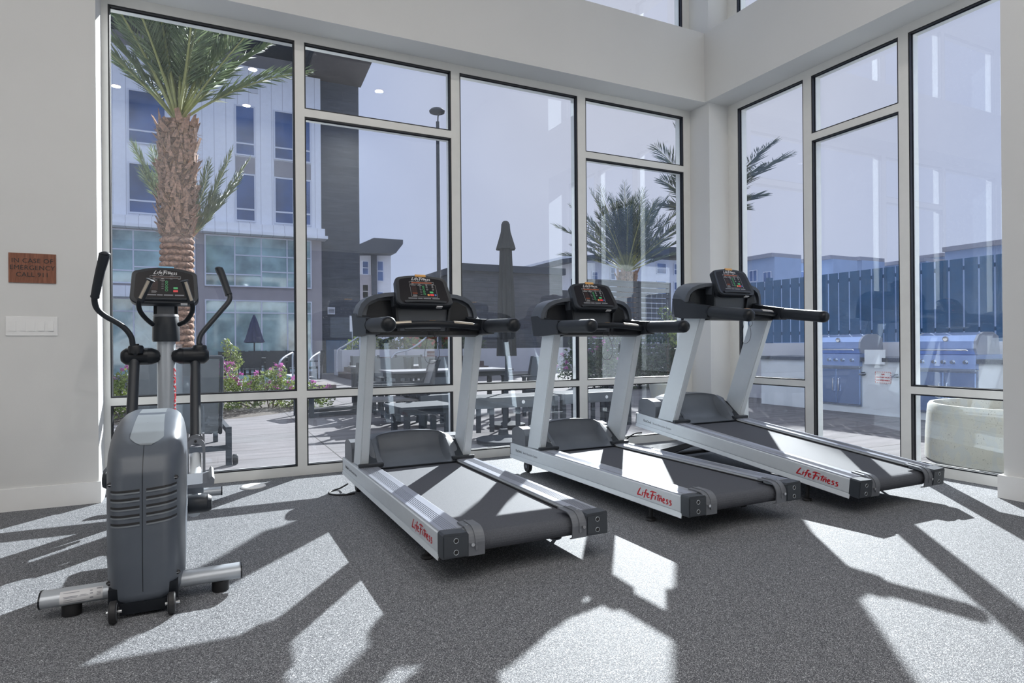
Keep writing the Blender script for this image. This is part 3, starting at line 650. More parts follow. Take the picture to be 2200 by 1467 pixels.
    # motor hood: lofted, with a scooped rear face
    def hood(u, v):
        x = -.300 + .600 * u; ax = abs(x) / .300
        top = .425 + .022 * (1 - ax ** 2); ed = ax ** 6
        base = Vector((x, 1.735 + .01 * ed, .224)); crest = Vector((x, 1.985 - .02 * ed, top - .02 * ed))
        if v < .45:
            t = v / .45; k = min(1, max(0, (.90 - ax) / .10)); k = k * k * (3 - 2 * k)
            tt = min(1, t / .93); zi = .12 * tt + .88 * tt ** 3.2; zo = t ** .75; yi = 1 - (1 - tt) ** 1.15
            f = min(1, max(0, (t - .90) / .06)); zz = zi * k + zo * (1 - k); yy = yi * k * 1.0 + t * (1 - k)
            return Vector((x, base.y + (crest.y - base.y + .02 * k * (1 - f)) * yy, base.z + (crest.z - base.z) * (zz * (1 - f * .0))))
        t = (v - .45) / .55
        return Vector((x, 1.985 + .285 * (1 - (1 - t) ** 1.6), (top - .02 * ed) - (.03 * t + .215 * t ** 6)))
    h_ = MB().grid(hood, 48, 60); hd = h_.build('motor_hood', 'hood', T)
    for s_ in (-1, 1):
        e_ = MB()
        def side(u, v, s_=s_):
            x = s_ * (.300 + .062 * u); k = 1 - .28 * u ** 1.5
            if v < .45:
                t = v / .45; y = 1.745 + .23 * t; z = .226 + (.405 - .226) * (t * k + .10 * sin(pi * t))
            else:
                t = (v - .45) / .55; y = 1.975 + .29 * (1 - (1 - t) ** 1.6); z = .226 + .179 * k - (.03 * t + .20 * t ** 6) * k
            return Vector((x, y, z))
        e_.grid(side, 4, 24).build('hood_shoulder', 'hood2', hd)
    MB().box((-.300, 1.728, .212), (.300, 1.745, .226)).build('hood_lip', 'black', hd)
    for s_ in (-1, 1):
        # dark housing outside the posts, in front of them
        c = MB().prism([(2.01, .232), (2.01, .335), (2.05, .375), (2.13, .390), (2.22, .375), (2.262, .350), (2.262, .232)], 'x', s_ * .345, s_ * .432)
        cv = c.build('side_cover', 'hood2', T)
        MB().cyl((s_ * .4325, 2.225, .262), (s_ * .4335, 2.225, .262), .004, 10).build('cover_screw', 'rubber', cv)
        # foot of the post: bar with a swept fin
        c = MB().box((s_ * .262, 1.728, .238), (s_ * .440, 1.765, .262), bev=.006)
        c.prism([(1.755, .240), (1.765, .262), (1.83, .300), (1.93, .365), (2.0, .375), (2.0, .240)], 'x', s_ * .300, s_ * .360)
        c.build('post_foot', 'char', T)
        # raked post
        b0, b1, t0, t1 = (1.772, .240), (1.985, .232), (1.512, 1.185), (1.712, 1.185)
        xo, xi = s_ * .424, s_ * .362; dx = 0
        vs = [(xi, b0[0], b0[1] + .012), (xo, b0[0], b0[1]), (xo, b1[0], b1[1]), (xi, b1[0], b1[1]), (xi, t0[0], t0[1]), (xo, t0[0], t0[1]), (xo, t1[0], t1[1]), (xi, t1[0], t1[1])]
        bm = bmesh.new(); bv = [bm.verts.new(p) for p in vs]
        for f in ((0, 3, 2, 1), (4, 5, 6, 7), (0, 1, 5, 4), (1, 2, 6, 5), (2, 3, 7, 6), (3, 0, 4, 7)): bm.faces.new([bv[i] for i in f])
        bmesh.ops.bevel(bm, geom=bm.edges[:], offset=.006, segments=2, affect='EDGES'); bmesh.ops.recalc_face_normals(bm, faces=bm.faces); bm.verts.index_update()
        P = MB().add([w.co.copy() for w in bm.verts], [[w.index for w in f.verts] for f in bm.faces]); bm.free()
        P.build('upright_post', 'silver2', T)
    # head unit: elbows, arched wings, handrails
    for s_ in (-1, 1):
        e = MB().prism([(1.400, 1.180), (1.395, 1.282), (1.50, 1.290), (1.66, 1.298), (1.74, 1.33), (1.835, 1.33), (1.790, 1.17), (1.70, 1.165)], 'x', s_ * .366, s_ * .462)
        e.build('elbow_housing', 'char', T)
        gr = MB().tube([(s_ * .420, 1.405, 1.236), (s_ * .420, 1.010, 1.229)], .0475, 28)
        g_ = gr.build('handrail_grip', 'foam', T)
        MB().loft([[Vector((s_ * .420 + r_ * cos(2 * pi * k / 28), y, 1.229 + r_ * sin(2 * pi * k / 28))) for k in range(28)] for r_, y in ((.0482, 1.011), (.0482, 1.004), (.046, .988), (.040, .975), (.028, .966), (.012, .962))], True, True).build('grip_cap', 'black', g_)
        MB().tube([(s_ * .420, 1.412, 1.236), (s_ * .420, 1.394, 1.236)], .0505, 28).build('grip_collar', 'black', g_)
    # wing contour (x, z) from left elbow over the top to right elbow
    half = [(-.452, 1.19), (-.452, 1.30), (-.446, 1.35), (-.428, 1.395), (-.395, 1.432), (-.340, 1.458), (-.270, 1.472), (-.18, 1.480)]
    ctr = half + [(-x, z) for x, z in half[::-1]]
    ins = [((x * (.452 - .028) / .452), 1.19 + (z - 1.19) * .905) for x, z in ctr]
    rim = MB(); n = len(ctr)
    def yr(x, z): return 1.625 + .055 * max(0, (1.33 - z) / .14) * 0 + .06 * (abs(x) / .452) ** 3
    vs = []; fs = []
    for (x, z), (xi, zi) in zip(ctr, ins):
        vs += [(x, yr(x, z), z), (xi, yr(x, z) - .004, zi), (xi, 1.715, zi), (x, 1.845, z)]
    for i in range(n - 1):
        for a, b_ in ((0, 1), (1, 2), (2, 3), (3, 0)): fs.append((i * 4 + a, i * 4 + b_, i * 4 + 4 + b_, i * 4 + 4 + a))
    fs += [(3, 2, 1, 0), (n * 4 - 4, n * 4 - 3, n * 4 - 2, n * 4 - 1)]
    rim.add(vs, fs, True); wing = rim.build('head_rim', 'shroud', T, recalc=True)
    MB().prism([(x, z) for x, z in ins], 'y', 1.705, 1.735).build('head_back', 'hood', T)
    # pockets either side of the pedestal
    for s_ in (-1, 1):
        pk = MB().prism([(s_ * .190, 1.20), (s_ * .215, 1.425), (s_ * .300, 1.420), (s_ * .368, 1.385), (s_ * .385, 1.33), (s_ * .380, 1.20)], 'y', 1.698, 1.706)
        pk.build('cup_recess', 'black', T)
        MB().prism([(s_ * .170, 1.195), (s_ * .200, 1.44), (s_ * .212, 1.44), (s_ * .192, 1.195)], 'y', 1.60, 1.705).build('recess_wall', 'char', T)
    MB().prism([(-.185, 1.195), (-.215, 1.445), (.215, 1.445), (.185, 1.195)], 'y', 1.625, 1.705).build('pedestal', 'shroud', T)
    MB().box((-.135, 1.613, 1.215), (.135, 1.626, 1.275), bev=.005).build('tray_panel', 'hood', T)
    MB().prism([(1.46, 1.172), (1.46, 1.196), (1.62, 1.205), (1.71, 1.205), (1.71, 1.165), (1.52, 1.160)], 'x', -.366, .366).build('lower_tray', 'black', T)
    # cross bar
    pts = []
    for k in range(25):
        t = -1 + 2 * k / 24; pts.append((.366 * t, 1.440 - .035 * (1 - t * t), 1.228 + .020 * (1 - t * t) ** 1.2))
    cb = MB().tube(pts, .0235, 16).build('cross_bar', 'black', T)
    for s_ in (-1, 1):
        q = [Vector(p) + Vector((0, -.004, .0095)) for p in (pts[2:8] if s_ < 0 else pts[-8:-2])]
        MB().tube(q, .0172, 12).build('pulse_sensor', 'pad', cb)
    MB().box((-.022, 1.402, 1.262), (.022, 1.43, 1.272), bev=.002).build('stop_clip', 'yellow_tag', T)
    ln = smooth_path([(-.030, 1.425, 1.20), (-.045, 1.40, 1.13), (-.060, 1.40, 1.05), (-.055, 1.40, 1.00), (-.02, 1.40, .975), (.025, 1.40, .99), (.045, 1.40, 1.04), (.035, 1.40, 1.10), (.012, 1.41, 1.17)], 5)
    lan = MB().tube(ln, .0016, 6); lan.tube(smooth_path([(.012, 1.41, 1.18), (.045, 1.40, 1.165), (.052, 1.40, 1.135), (.03, 1.40, 1.12), (.012, 1.40, 1.15), (.012, 1.41, 1.18)], 4), .0016, 6)
    lan.box((.004, 1.40, 1.168), (.020, 1.418, 1.190)); lan.build('safety_cord', 'rubber', T)
    # display
    D = basis((-.006, 1.588, 1.497), (1, 0, 0), (0, .62, 1))          # local x right, y up the tilted face, z towards the user
    sh = rrect(-.212, -.134, .212, .114, .050, 6, .036, .018)
    sh = [(x * (1.0 - .10 * (z + .134) / .248), z) for x, z in sh]
    bz = MB(); plate(bz, sh, -.050, -.012, D)
    m = len(sh); s1 = scale_poly(sh, 0, -.008, .975, .965)
    bz.add([(x, z, -.012) for x, z in sh] + [(x, z, 0) for x, z in s1], [(i, (i + 1) % m, (i + 1) % m + m, i + m) for i in range(m)], True, D)
    s2 = scale_poly(sh, 0, -.002, .86, .86)
    bz.add([(x, z, 0) for x, z in s1] + [(x, z, -.004) for x, z in s2], [(i, (i + 1) % m, (i + 1) % m + m, i + m) for i in range(m)], True, D)
    dsp = bz.build('display_bezel', 'char', T)
    scr = MB(); plate(scr, s2, -.006, -.004, D); so = scr.build('console_face', 'screen', dsp)
    console_face(so, D @ Matrix.Translation((-.004, .010, -.0038)), .34, .215)
    def tray(u, v):
        x = -.155 + .31 * u; a = v * pi; return D @ Vector((x * (1 - .12 * (1 - sin(a))), -.100 - .012 * cos(a) - .006 * (2 * u - 1) ** 2, -.003 + .012 * sin(a)))
    MB().grid(tray, 16, 8).build('rest_ledge', 'char', dsp)
    MB().box((-.040, .116, -.010), (.040, .135, .003), D, bev=.002).build('amber_tag', 'yellow_tag', dsp)
    MB().box((.075, -.146, -.02), (.118, -.140, .002), D).build('port_label', 'white', dsp)
    # neck behind the display and shadow gap under it
    MB().prism([(1.60, 1.38), (1.68, 1.52), (1.72, 1.52), (1.73, 1.38)], 'x', -.10, .10).build('display_neck', 'black', T)
    return T
tm = make_treadmill('leftmost silver treadmill, the one nearest the elliptical machine')
tm.location = (1.417, 2.715, 0)
tb = copy_tree(tm); tb.location = (2.880, 2.735, 0)
tb['label'] = 'middle silver treadmill, standing between the two other treadmills'
tc_ = copy_tree(tm); tc_.location = (4.152, 2.625, -.012); tc_.rotation_euler = (radians(5.65), 0, 0)
tc_['label'] = 'rightmost silver treadmill with its front end raised, before the corner pillar'
lg = MB()
for s_ in (-1, 1): lg.prism([(1.55, .10), (1.55, .13), (2.10, -.105), (2.14, -.155), (2.10, -.175), (2.06, -.16)], 'x', s_ * .30, s_ * .26)
lg.box((-.30, 2.07, -.165), (.30, 2.11, -.14)); lg.build('lift_leg', 'rubber', tc_)
for o in list(bpy.data.objects):
    if o.parent is tc_ and o.name.startswith('front_wheel'): o.location = (0, .02, -.175)
    if o.parent is tc_ and o.name.startswith('levelling_foot'): o.location = (0, 0, -.026)
# power leads on the floor
cd = MB().tube(smooth_path([(.985, 4.86, .05), (.93, 4.90, .012), (.86, 4.87, .006), (.83, 4.78, .006), (.90, 4.70, .006), (1.0, 4.70, .006)], 6), .006, 8)
pc_ = cd.build('power_cord', 'rubber', tm); pc_.location = -tm.location
cd = MB().tube(smooth_path([(2.75, 4.98, .01), (2.80, 5.10, .008), (3.10, 5.02, .008), (3.36, 4.98, .008), (3.56, 5.14, .008), (3.9, 5.2, .008), (4.2, 5.02, .008)], 6), .006, 8)
cd.tube(smooth_path([(3.62, 5.02, .01), (3.66, 5.0, .14), (3.74, 4.96, .22), (3.80, 4.90, .24)], 6), .006, 8)
pc_ = cd.build('power_cord', 'rubber', tb); pc_.location = -tb.location
pl = thing('power_plug', 'small grey plug on the black cord between the middle and raised treadmills', 'plug', (3.62, 5.03, 0))
MB().lathe([(.016, 0), (.018, .01), (.012, .04), (.006, .06)], seg=12).build('plug_body', 'ivory', pl)
# ------------------------------------------------------------------ elliptical cross-trainer
EX = -.228
EL = thing('elliptical_trainer', 'grey elliptical cross-trainer with black arms standing by the left wall', 'elliptical machine', (EX, 0, 0))
# drive shroud: stacked rounded sections  (z, y_rear, y_front, half width)
SEC = [(.085, 3.060, 3.66, .134), (.11, 3.045, 3.70, .146), (.20, 3.040, 3.74, .150), (.35, 3.045, 3.78, .152), (.50, 3.055, 3.82, .153), (.58, 3.066, 3.83, .1535),
       (.64, 3.100, 3.83, .152), (.69, 3.165, 3.83, .147), (.73, 3.255, 3.82, .138), (.76, 3.36, 3.80, .124), (.778, 3.45, 3.76, .106), (.786, 3.53, 3.72, .085)]
SEC = [(.050 if i == 0 else (.075 if i == 1 else z), y0 - .062, y1, hw) for i, (z, y0, y1, hw) in enumerate(SEC)]
def sec_at(z):
    for a, b_ in zip(SEC, SEC[1:]):
        if z <= b_[0]:
            t = max(0, (z - a[0]) / (b_[0] - a[0])); return [a[i] + (b_[i] - a[i]) * t for i in range(4)]
    return list(SEC[-1])
def sect_pts(S, n=48, p=3.0):
    z, y0, y1, hw = S; cy, ry = (y0 + y1) / 2, (y1 - y0) / 2; out = []
    for k in range(n):
        a = 2 * pi * k / n; c, s_ = cos(a), sin(a)
        out.append(Vector((hw * math.copysign(abs(c) ** (2 / 5.0), c), cy + ry * math.copysign(abs(s_) ** (2 / p), s_), z)))
    return out
def body_y(x, z, off=.0008):
    z_, y0, y1, hw = sec_at(z); cy, ry = (y0 + y1) / 2, (y1 - y0) / 2
    c = min(1, abs(x) / hw) ** 2.5; s_ = sqrt(max(0, 1 - c * c)); return cy - ry * s_ ** (2 / 3.0) - off
rings = []
for i in range(57):
    z = .050 + (.786 - .050) * i / 56; rings.append(sect_pts(sec_at(z)))
sb = MB().loft(rings, True, True); shroud = sb.build('drive_shroud', 'shroud', EL)
def strip(mb, pts, w, off, vertical=False):
    """ribbon lying on the rear of the shroud through (x, z) points"""
    vs = []
    for x, z in pts:
        for k in (-1, 1):
            xx, zz = (x + k * w / 2, z) if vertical else (x, z + k * w / 2)
            vs.append((xx, body_y(xx, zz, off), zz))
    n = len(pts); mb.add(vs, [(2 * i, 2 * i + 1, 2 * i + 3, 2 * i + 2) if vertical else (2 * i, 2 * i + 2, 2 * i + 3, 2 * i + 1) for i in range(n - 1)], True)
sm = MB(); strip(sm, [(-.002, .10 + .66 * k / 50) for k in range(51)], .0022, .0012, True); sm.build('seam', 'black', shroud)
for s_ in (-1, 1):
    v = MB(); vr = MB()
    for i in range(5):
        z = .515 - i * .033
        x0, x1 = (.012, .122) if s_ > 0 else (.012, .118)
        pts = [(s_ * (x0 + (x1 - x0) * k / 10), z + (.008 * k / 10 if s_ > 0 else -.004 * k / 10)) for k in range(11)]
        strip(v, pts, .0085, .0014); strip(vr, [(x, zz - .0085) for x, zz in pts], .006, .0020)
    v.build('vent_slots', 'rubber', shroud); vr.build('vent_lips', 'shroud2', shroud)
cap = MB()
def topcap(u, v):
    x = (-.062 + .135 * u); z = .685 + .105 * v; w_ = (1 if v > .25 else sqrt(max(.1, v / .25)))
    x = .005 + (x - .005) * w_ * (1.0 - .18 * v)
    if z >= .782: return Vector((x, 3.50 + (v - .92) * 2.2, .7885))
    return Vector((x, body_y(x, z, .0016), z))
cap.grid(topcap, 14, 30); cap.build('top_panel', 'shroud2', shroud)
sw = MB(); ss = MB()
for x, z in ((-.118, .538), (.115, .548), (-.124, .135), (.120, .145)):
    y = body_y(x, z); sw.ball((x, y + .0045, z), .0135, 12, sq=(1, .40, .75)); ss.box((x - .010, y - .0035, z - .0015), (x + .010, y - .0015, z + .0015))
sw.build('screw_well', 'rubber', shroud); ss.build('screw_head', 'chrome', shroud)
MB().box((-.085, 2.985, .015), (.085, 3.60, .06)).prism([(2.995, .05), (3.60, .05), (3.60, .12), (2.995, .12)], 'x', -.125, .125).build('base_block', 'black', EL)
for s_ in (-1, 1):
    wl = MB().lathe([(.012, -.013), (.040, -.013), (.044, -.009), (.044, .009), (.040, .013), (.012, .013)], c=(s_ * .103, 2.955, .045), axis='x', seg=28).build('transport_wheel', 'rubber', EL)
    MB().lathe([(.030, -.0145), (.034, -.0145), (.034, .0145), (.030, .0145)], c=(s_ * .103, 2.955, .045), axis='x', seg=28).build('wheel_rim', 'hood2', wl)
    MB().cyl((s_ * .103 - .024, 2.955, .045), (s_ * .103 + .03, 2.955, .045), .007).build('axle', 'chrome', wl)
# rear stabiliser (extruded oval bar) with rubber feet and data label
poly = [(3.135 + .050 * cos(a) * (1 if abs(cos(a)) > .01 else 0), .079 + .034 * sin(a)) for a in [2 * pi * k / 20 for k in range(20)]]
bar = MB().prism(poly, 'x', -.368, .372, smooth=True).build('rear_stabiliser', 'silver3', EL)
for x0, x1 in ((-.374, -.368), (.372, .378)): MB().prism([((y - 3.135) * 1.04 + 3.135, (z - .079) * 1.06 + .079) for y, z in poly], 'x', x0, x1).build('end_cap', 'black', bar)
for x in (-.268, .290): MB().lathe([(.034, 0), (.036, .004), (.036, .05)], c=(x, 3.14, 0), seg=24).build('rubber_foot', 'rubber', bar)
def lab(u, v): a = pi + .15 + 1.05 * (1 - v) * -1 + .55; return Vector((-.300 + .145 * u, 3.135 + .0508 * cos(a), .079 + .0348 * sin(a)))
lb = MB().grid(lambda u, v: Vector((-.302 + .148 * u, 3.135 - .0510 * cos(-.45 + 1.45 * v), .079 + .0350 * sin(-.45 + 1.45 * v))), 2, 8).build('data_label', 'white', bar)
lt = MB()
for x0, x1, v0, v1 in ((.08, .45, .80, .84), (.08, .42, .52, .56), (.1, .40, .44, .48), (.1, .3, .28, .31), (.08, .6, .12, .16), (.48, .62, .55, .58), (.46, .66, .47, .50), (.70, .76, .75, .82), (.70, .77, .55, .62), (.70, .78, .2, .32), (.86, .96, .6, .64), (.86, .96, .5, .54), (.86, .96, .4, .44), (.85, .97, .85, .92)):
    lt.grid(lambda u, v: Vector((-.302 + .148 * (x0 + (x1 - x0) * u), 3.135 - .0516 * cos(-.45 + 1.45 * (v0 + (v1 - v0) * v)), .079 + .0356 * sin(-.45 + 1.45 * (v0 + (v1 - v0) * v)))), 1, 2)
lt.build('label_text', 'grey_print', lb)
# front stabiliser, base tube, column
fb = MB().prism([(4.96 + .038 * cos(2 * pi * k / 16), .072 + .030 * sin(2 * pi * k / 16)) for k in range(16)], 'x', -.330, .335, smooth=True).build('front_stabiliser', 'silver3', EL)
for x in (-.333, .338): MB().prism([(4.96 + .040 * cos(2 * pi * k / 16), .072 + .032 * sin(2 * pi * k / 16)) for k in range(16)], 'x', x - .004, x + .004).build('end_cap', 'black', fb)
for x in (-.235, .235): MB().lathe([(.028, 0), (.03, .006), (.014, .014), (.010, .05)], c=(x, 4.95, 0), seg=18).build('levelling_foot', 'rubber', fb)
MB().box((-.04, 3.6, .05), (.04, 4.95, .11)).build('base_beam', 'silver', EL)
MB().tube([(0, 4.92, .08), (0, 4.88, 1.22)], .0565, 28).build('column', 'silver3', EL)
lg = MB()
tmp = logo_mb(MB(), Matrix.Identity(4), .30, .036, .001)
for p in tmp.v:
    z_ = .80 + .16 - p.x; a_ = radians(52) + p.y / .0565 * 1.0; r_ = .0566 + p.z; yc = 4.92 - .04 * (z_ - .08) / 1.14
    lg.v.append(Vector((r_ * sin(a_), yc - r_ * cos(a_), z_)))
lg.f = tmp.f; lg.sm = tmp.sm
lg.build('column_logo', 'red', EL)
MB().lathe([(.0, 1.140), (.080, 1.140), (.084, 1.155), (.082, 1.25), (.076, 1.312), (.072, 1.322), (.066, 1.322), (.066, 1.30), (.0, 1.295)], c=(0, 4.88, 0), seg=32).build('cup_shroud', 'char', EL)
MB().lathe([(.077, 1.306), (.079, 1.310), (.074, 1.325), (.066, 1.324)], c=(0, 4.88, 0), seg=32).build('cup_rim', 'hood2', EL)
MB().prism([(4.86, 1.30), (4.86, 1.44), (4.93, 1.44), (4.94, 1.30)], 'x', -.072, .072).build('console_neck', 'black', EL)
MB().box((-.052, 4.852, 1.315), (.052, 4.862, 1.39), bev=.004).build('neck_panel', 'hood2', EL)
# pivot housings and swing arms
MB().cyl((-.085, 4.87, 1.045), (.085, 4.87, 1.045), .030, 24).build('pivot_tube', 'black', EL)
for s_ in (-1, 1):
    hs = MB().lathe([(.0, .262), (.030, .262), (.044, .250), (.057, .232), (.057, .110), (.0575, .108), (.0575, .104), (.056, .102), (.056, .085), (.045, .058), (.030, .035)][::-1] if s_ > 0 else
                    [(.030, -.035), (.045, -.058), (.056, -.085), (.056, -.102), (.0575, -.104), (.0575, -.108), (.057, -.110), (.057, -.232), (.044, -.250), (.030, -.262), (0, -.262)],
                    c=(0, 4.86, 1.042), axis='x', seg=28)
    hs.build('pivot_housing', 'black', EL, recalc=True)
def E_(u, v, Y): p = at(u, v, Y=Y); return Vector((p.x - EX, p.y, p.z))
for side, ups, tipY, lowpts in (('left', [(292, 762, 4.82), (286, 745, 4.80), (281, 722, 4.78), (262, 700, 4.76), (225, 678, 4.72), (208, 662, 4.69), (203, 645, 4.66), (204, 636, 4.65)], 0, None),
                          ('right', [(429, 762, 4.86), (427, 742, 4.87), (430, 722, 4.89), (444, 703, 4.92), (478, 664, 4.97), (491, 648, 4.99), (494, 638, 5.0), (491, 630, 5.01)], 0, None)):
    path = smooth_path([E_(*p) for p in ups], 5)
    arm = MB().tube(path, .0175, 16).build('swing_arm', 'char', EL)
    gp = [(204, 637, 4.65), (209, 612, 4.62), (216, 580, 4.58), (220, 566, 4.56), (225, 546, 4.54)] if side == 'left' else [(491, 632, 5.01), (485, 614, 5.03), (477, 592, 5.05), (473, 583, 5.06), (470, 577, 5.06)]
    rr = [.0235, .0255, .0265, .0280, .0310] if side == 'left' else [.0235, .0245, .0265, .0285, .0270]
    pp = [E_(*p) for p in gp]; g = MB().tube(pp, rr, 20); g.ball(pp[-1], rr[-1] * 1.0, 12, sq=(1, 1, .55)); g.tube([pp[0] - (pp[1] - pp[0]).normalized() * .006, pp[0] + (pp[1] - pp[0]).normalized() * .004], .0250, 20)
    g.build('arm_grip', 'foam', arm)
    bs = E_(*ups[0]); bz = MB().lathe([(.046, -.03), (.046, .012), (.040, .022), (.020, .026), (.018, .034)], c=(bs.x, bs.y, 1.092), seg=24); bz.build('arm_socket', 'black', EL)
# lower arms to the pedal levers
for side, x0, y0, x1, y1 in (('left', -.182, 4.84, -.190, 4.62), ('right', .176, 4.86, .178, 4.58)):
    MB().tube([(x0, y0, 1.03), (x1, y1, .50)], [.031, .033], 22).build('lower_arm', 'char', EL)
    C = MB(); zt = .50
    for q in (-1, 1): C.prism([(y1 - .03, .54), (y1 + .03, .54), (y1 + .035, .30), (y1 + .01, .20), (y1 - .035, .20), (y1 - .045, .30)], 'x', x1 + q * .040, x1 + q * .052)
    out = [(x1 + .056 * cos(a), .46 + .056 * sin(a)) for a in [pi * k / 12 for k in range(13)]] + [(x1 - .056, .24), (x1 - .040, .24)] + [(x1 + .040 * cos(a), .44 + .040 * sin(a)) for a in [pi * k / 12 for k in range(12, -1, -1)]] + [(x1 + .040, .24), (x1 + .056, .24)]
    C.prism(out, 'y', y1 - .055, y1 - .020); C.prism([(x1 + .042 * cos(2 * pi * k / 16), .50 + .035 * sin(2 * pi * k / 16)) for k in range(16)], 'y', y1 - .030, y1 + .02)
    cv = C.build('clevis', 'hood2', EL)
    MB().cyl((x1, y1 - .058, .495), (x1, y1 - .054, .495), .008).build('bolt_hole', 'rubber', cv)
    MB().tube([(x1, y1 + .01, .40), (x1, y1 - .03, .345), (x1, y1 - .16, .275 if side == 'right' else .33), (x1, y1 - .50, .225 if side == 'right' else .36), (x1, 3.72 if side == 'right' else 4.02, .235 if side == 'right' else .38)], .032, 20).build('pedal_lever', 'silver', EL)
    # pedal: shallow tray with raised side lip
    yp = 4.05 if side == 'right' else 4.40; zp = .325 if side == 'right' else .36
    pr = [(-.062, .0), (.075, .0), (.098, .012), (.100, .040), (.088, .056), (.078, .048), (.070, .022), (-.050, .018), (-.062, .030)]
    sgn = 1 if side == 'right' else -1
    P = MB().prism([(x1 + sgn * a, zp + b_) for a, b_ in pr], 'y', yp - .17, yp + .17); P.build('pedal', 'hood2', EL)
    MB().box((x1 - .045, yp - .08, zp - .05), (x1 + .045, yp + .08, zp)).build('pedal_bracket', 'hood', EL)
    # roller and crank end beside the shroud
    R_ = MB().lathe([(.0, sgn * .150), (.045, sgn * .150), (.047, sgn * .154), (.047, sgn * .236), (.0455, sgn * .238), (.0455, sgn * .241), (.047, sgn * .243), (.036, sgn * .260), (.0, sgn * .263)], c=(0, 3.66 if sgn > 0 else 3.98, .285 if sgn > 0 else .392), axis='x', seg=28)
    R_.build('crank_roller', 'char', EL, recalc=True)
# console, faces the camera side
D = basis((-.002, 4.815, 1.512), (1, 0, 0), (0, .36, 1))
sh = rrect(-.205, -.125, .205, .115, .050, 6, .030, .028)
sh = [(x * (1.0 - .06 * (z + .125) / .24), z) for x, z in sh]; m_ = len(sh)
bz = MB(); plate(bz, sh, -.050, -.010, D); s1 = scale_poly(sh, 0, 0, .98, .97); s2 = scale_poly(sh, 0, .004, .88, .86)
bz.add([(x, z, -.010) for x, z in sh] + [(x, z, 0) for x, z in s1], [(i, (i + 1) % m_, (i + 1) % m_ + m_, i + m_) for i in range(m_)], True, D)
bz.add([(x, z, 0) for x, z in s1] + [(x, z, -.004) for x, z in s2], [(i, (i + 1) % m_, (i + 1) % m_ + m_, i + m_) for i in range(m_)], True, D)
dsp = bz.build('display_bezel', 'char', EL)
q = MB(); plate(q, s2, -.006, -.004, D); so = q.build('console_face', 'screen', dsp)
console_face(so, D @ Matrix.Translation((0, .016, -.0038)), .33, .205, False)
def tray2(u, v):
    x = -.155 + .31 * u; a = v * pi; return D @ Vector((x, -.094 - .012 * cos(a), -.003 + .012 * sin(a)))
MB().grid(tray2, 12, 8).build('rest_ledge', 'char', dsp)
MB().box((-.040, .136, -.03), (.052, .147, .002), D, bev=.002).build('blue_tag', 'blue_tag', dsp)
MB().box((.095, -.131, -.02), (.135, -.124, .002), D).build('port_label', 'white', dsp)
# fixed pulse grips curving from the cup shroud in front of the console
for pts, g0, g1 in (([(328, 697, 4.80), (313, 684, 4.74), (301, 668, 4.69), (298, 652, 4.66), (303, 642, 4.65)], (302, 645, 4.65), (323, 602, 4.62)),
                    ([(385, 697, 4.80), (399, 690, 4.74), (411, 674, 4.69), (414, 660, 4.66), (411, 646, 4.65)], (411, 650, 4.65), (396, 604, 4.62))):
    a_ = MB().tube(smooth_path([E_(*p) for p in pts], 6), .0150, 14).build('pulse_arm', 'black', EL)
    A, B = E_(*g0), E_(*g1); dr = (B - A).normalized()
    g = MB().tube([A, B], .0200, 20); g.tube([A - dr * .003, A + dr * .008], .0225, 20); g.tube([B, B + dr * .004, B + dr * .006], [.026, .026, .022], 20)
    gg = g.build('pulse_grip', 'foam', a_)
    off = Vector((-.0035, -.010, .001)) if g0[0] < 350 else Vector((.0035, -.010, .001))
    MB().tube([A + dr * .012 + off, B - dr * .006 + off], .0125, 14).build('pulse_sensor', 'pad', gg)
# ------------------------------------------------------------------ outside: ground
g = MB().box((-16, 5.745, -.10), (26, 60, -.012)).box((5.49, -14, -.10), (26, 5.745, -.012))
tag(struct(g.build('patio', 'paver')))

# ------------------------------------------------------------------ apartment building seen through the left panes
FY = 27.0
B = thing('apartment_building', 'white panelled apartment building behind the tall palm, taupe at its base', 'building', (-4, FY + 3, 0))
def lb(mb): # children use world coordinates; shift into the parent's frame
    return mb
def part(mb, name, m, parent):
    o = mb.build(name, m); o.parent = parent
    o.matrix_parent_inverse = parent_world_inv(parent); return o
def parent_world_inv(p):
    mw = Matrix.Identity(4); q = p
    while q is not None:
        mw = Matrix.Translation(q.location) @ q.rotation_euler.to_matrix().to_4x4() @ mw if q.parent is None else mw
        q = q.parent
    return mw.inverted()
part(MB().box((-14, FY, 5.9), (4.45, FY + 8, 12.25)), 'upper_wall', 'panelw', B)
part(MB().box((-14, FY - .02, 8.9), (-3.2, FY, 12.0)), 'ribbed_wall', 'panelr', B)
part(MB().box((-14, FY, -.05), (4.45, FY + 8, 5.5)), 'lower_wall', 'stucco_t', B)
part(MB().box((-14, FY - .55, 5.5), (4.62, FY + .2, 5.62)).box((-14, FY - .45, 5.62), (4.52, FY, 5.92)), 'ledge', 'panelw', B)
part(MB().box((-14, FY - .55, 2.95), (-.9, FY, 3.35)), 'canopy', 'panelw', B)
part(MB().box((-14, FY + .8, 12.25), (5.0, FY + 6, 13.2)), 'attic_wall', 'stucco_g', B)
part(MB().box((-14, FY - 2.1, 13.1), (4.0, FY + 8, 13.5)), 'roof', 'slab', B)
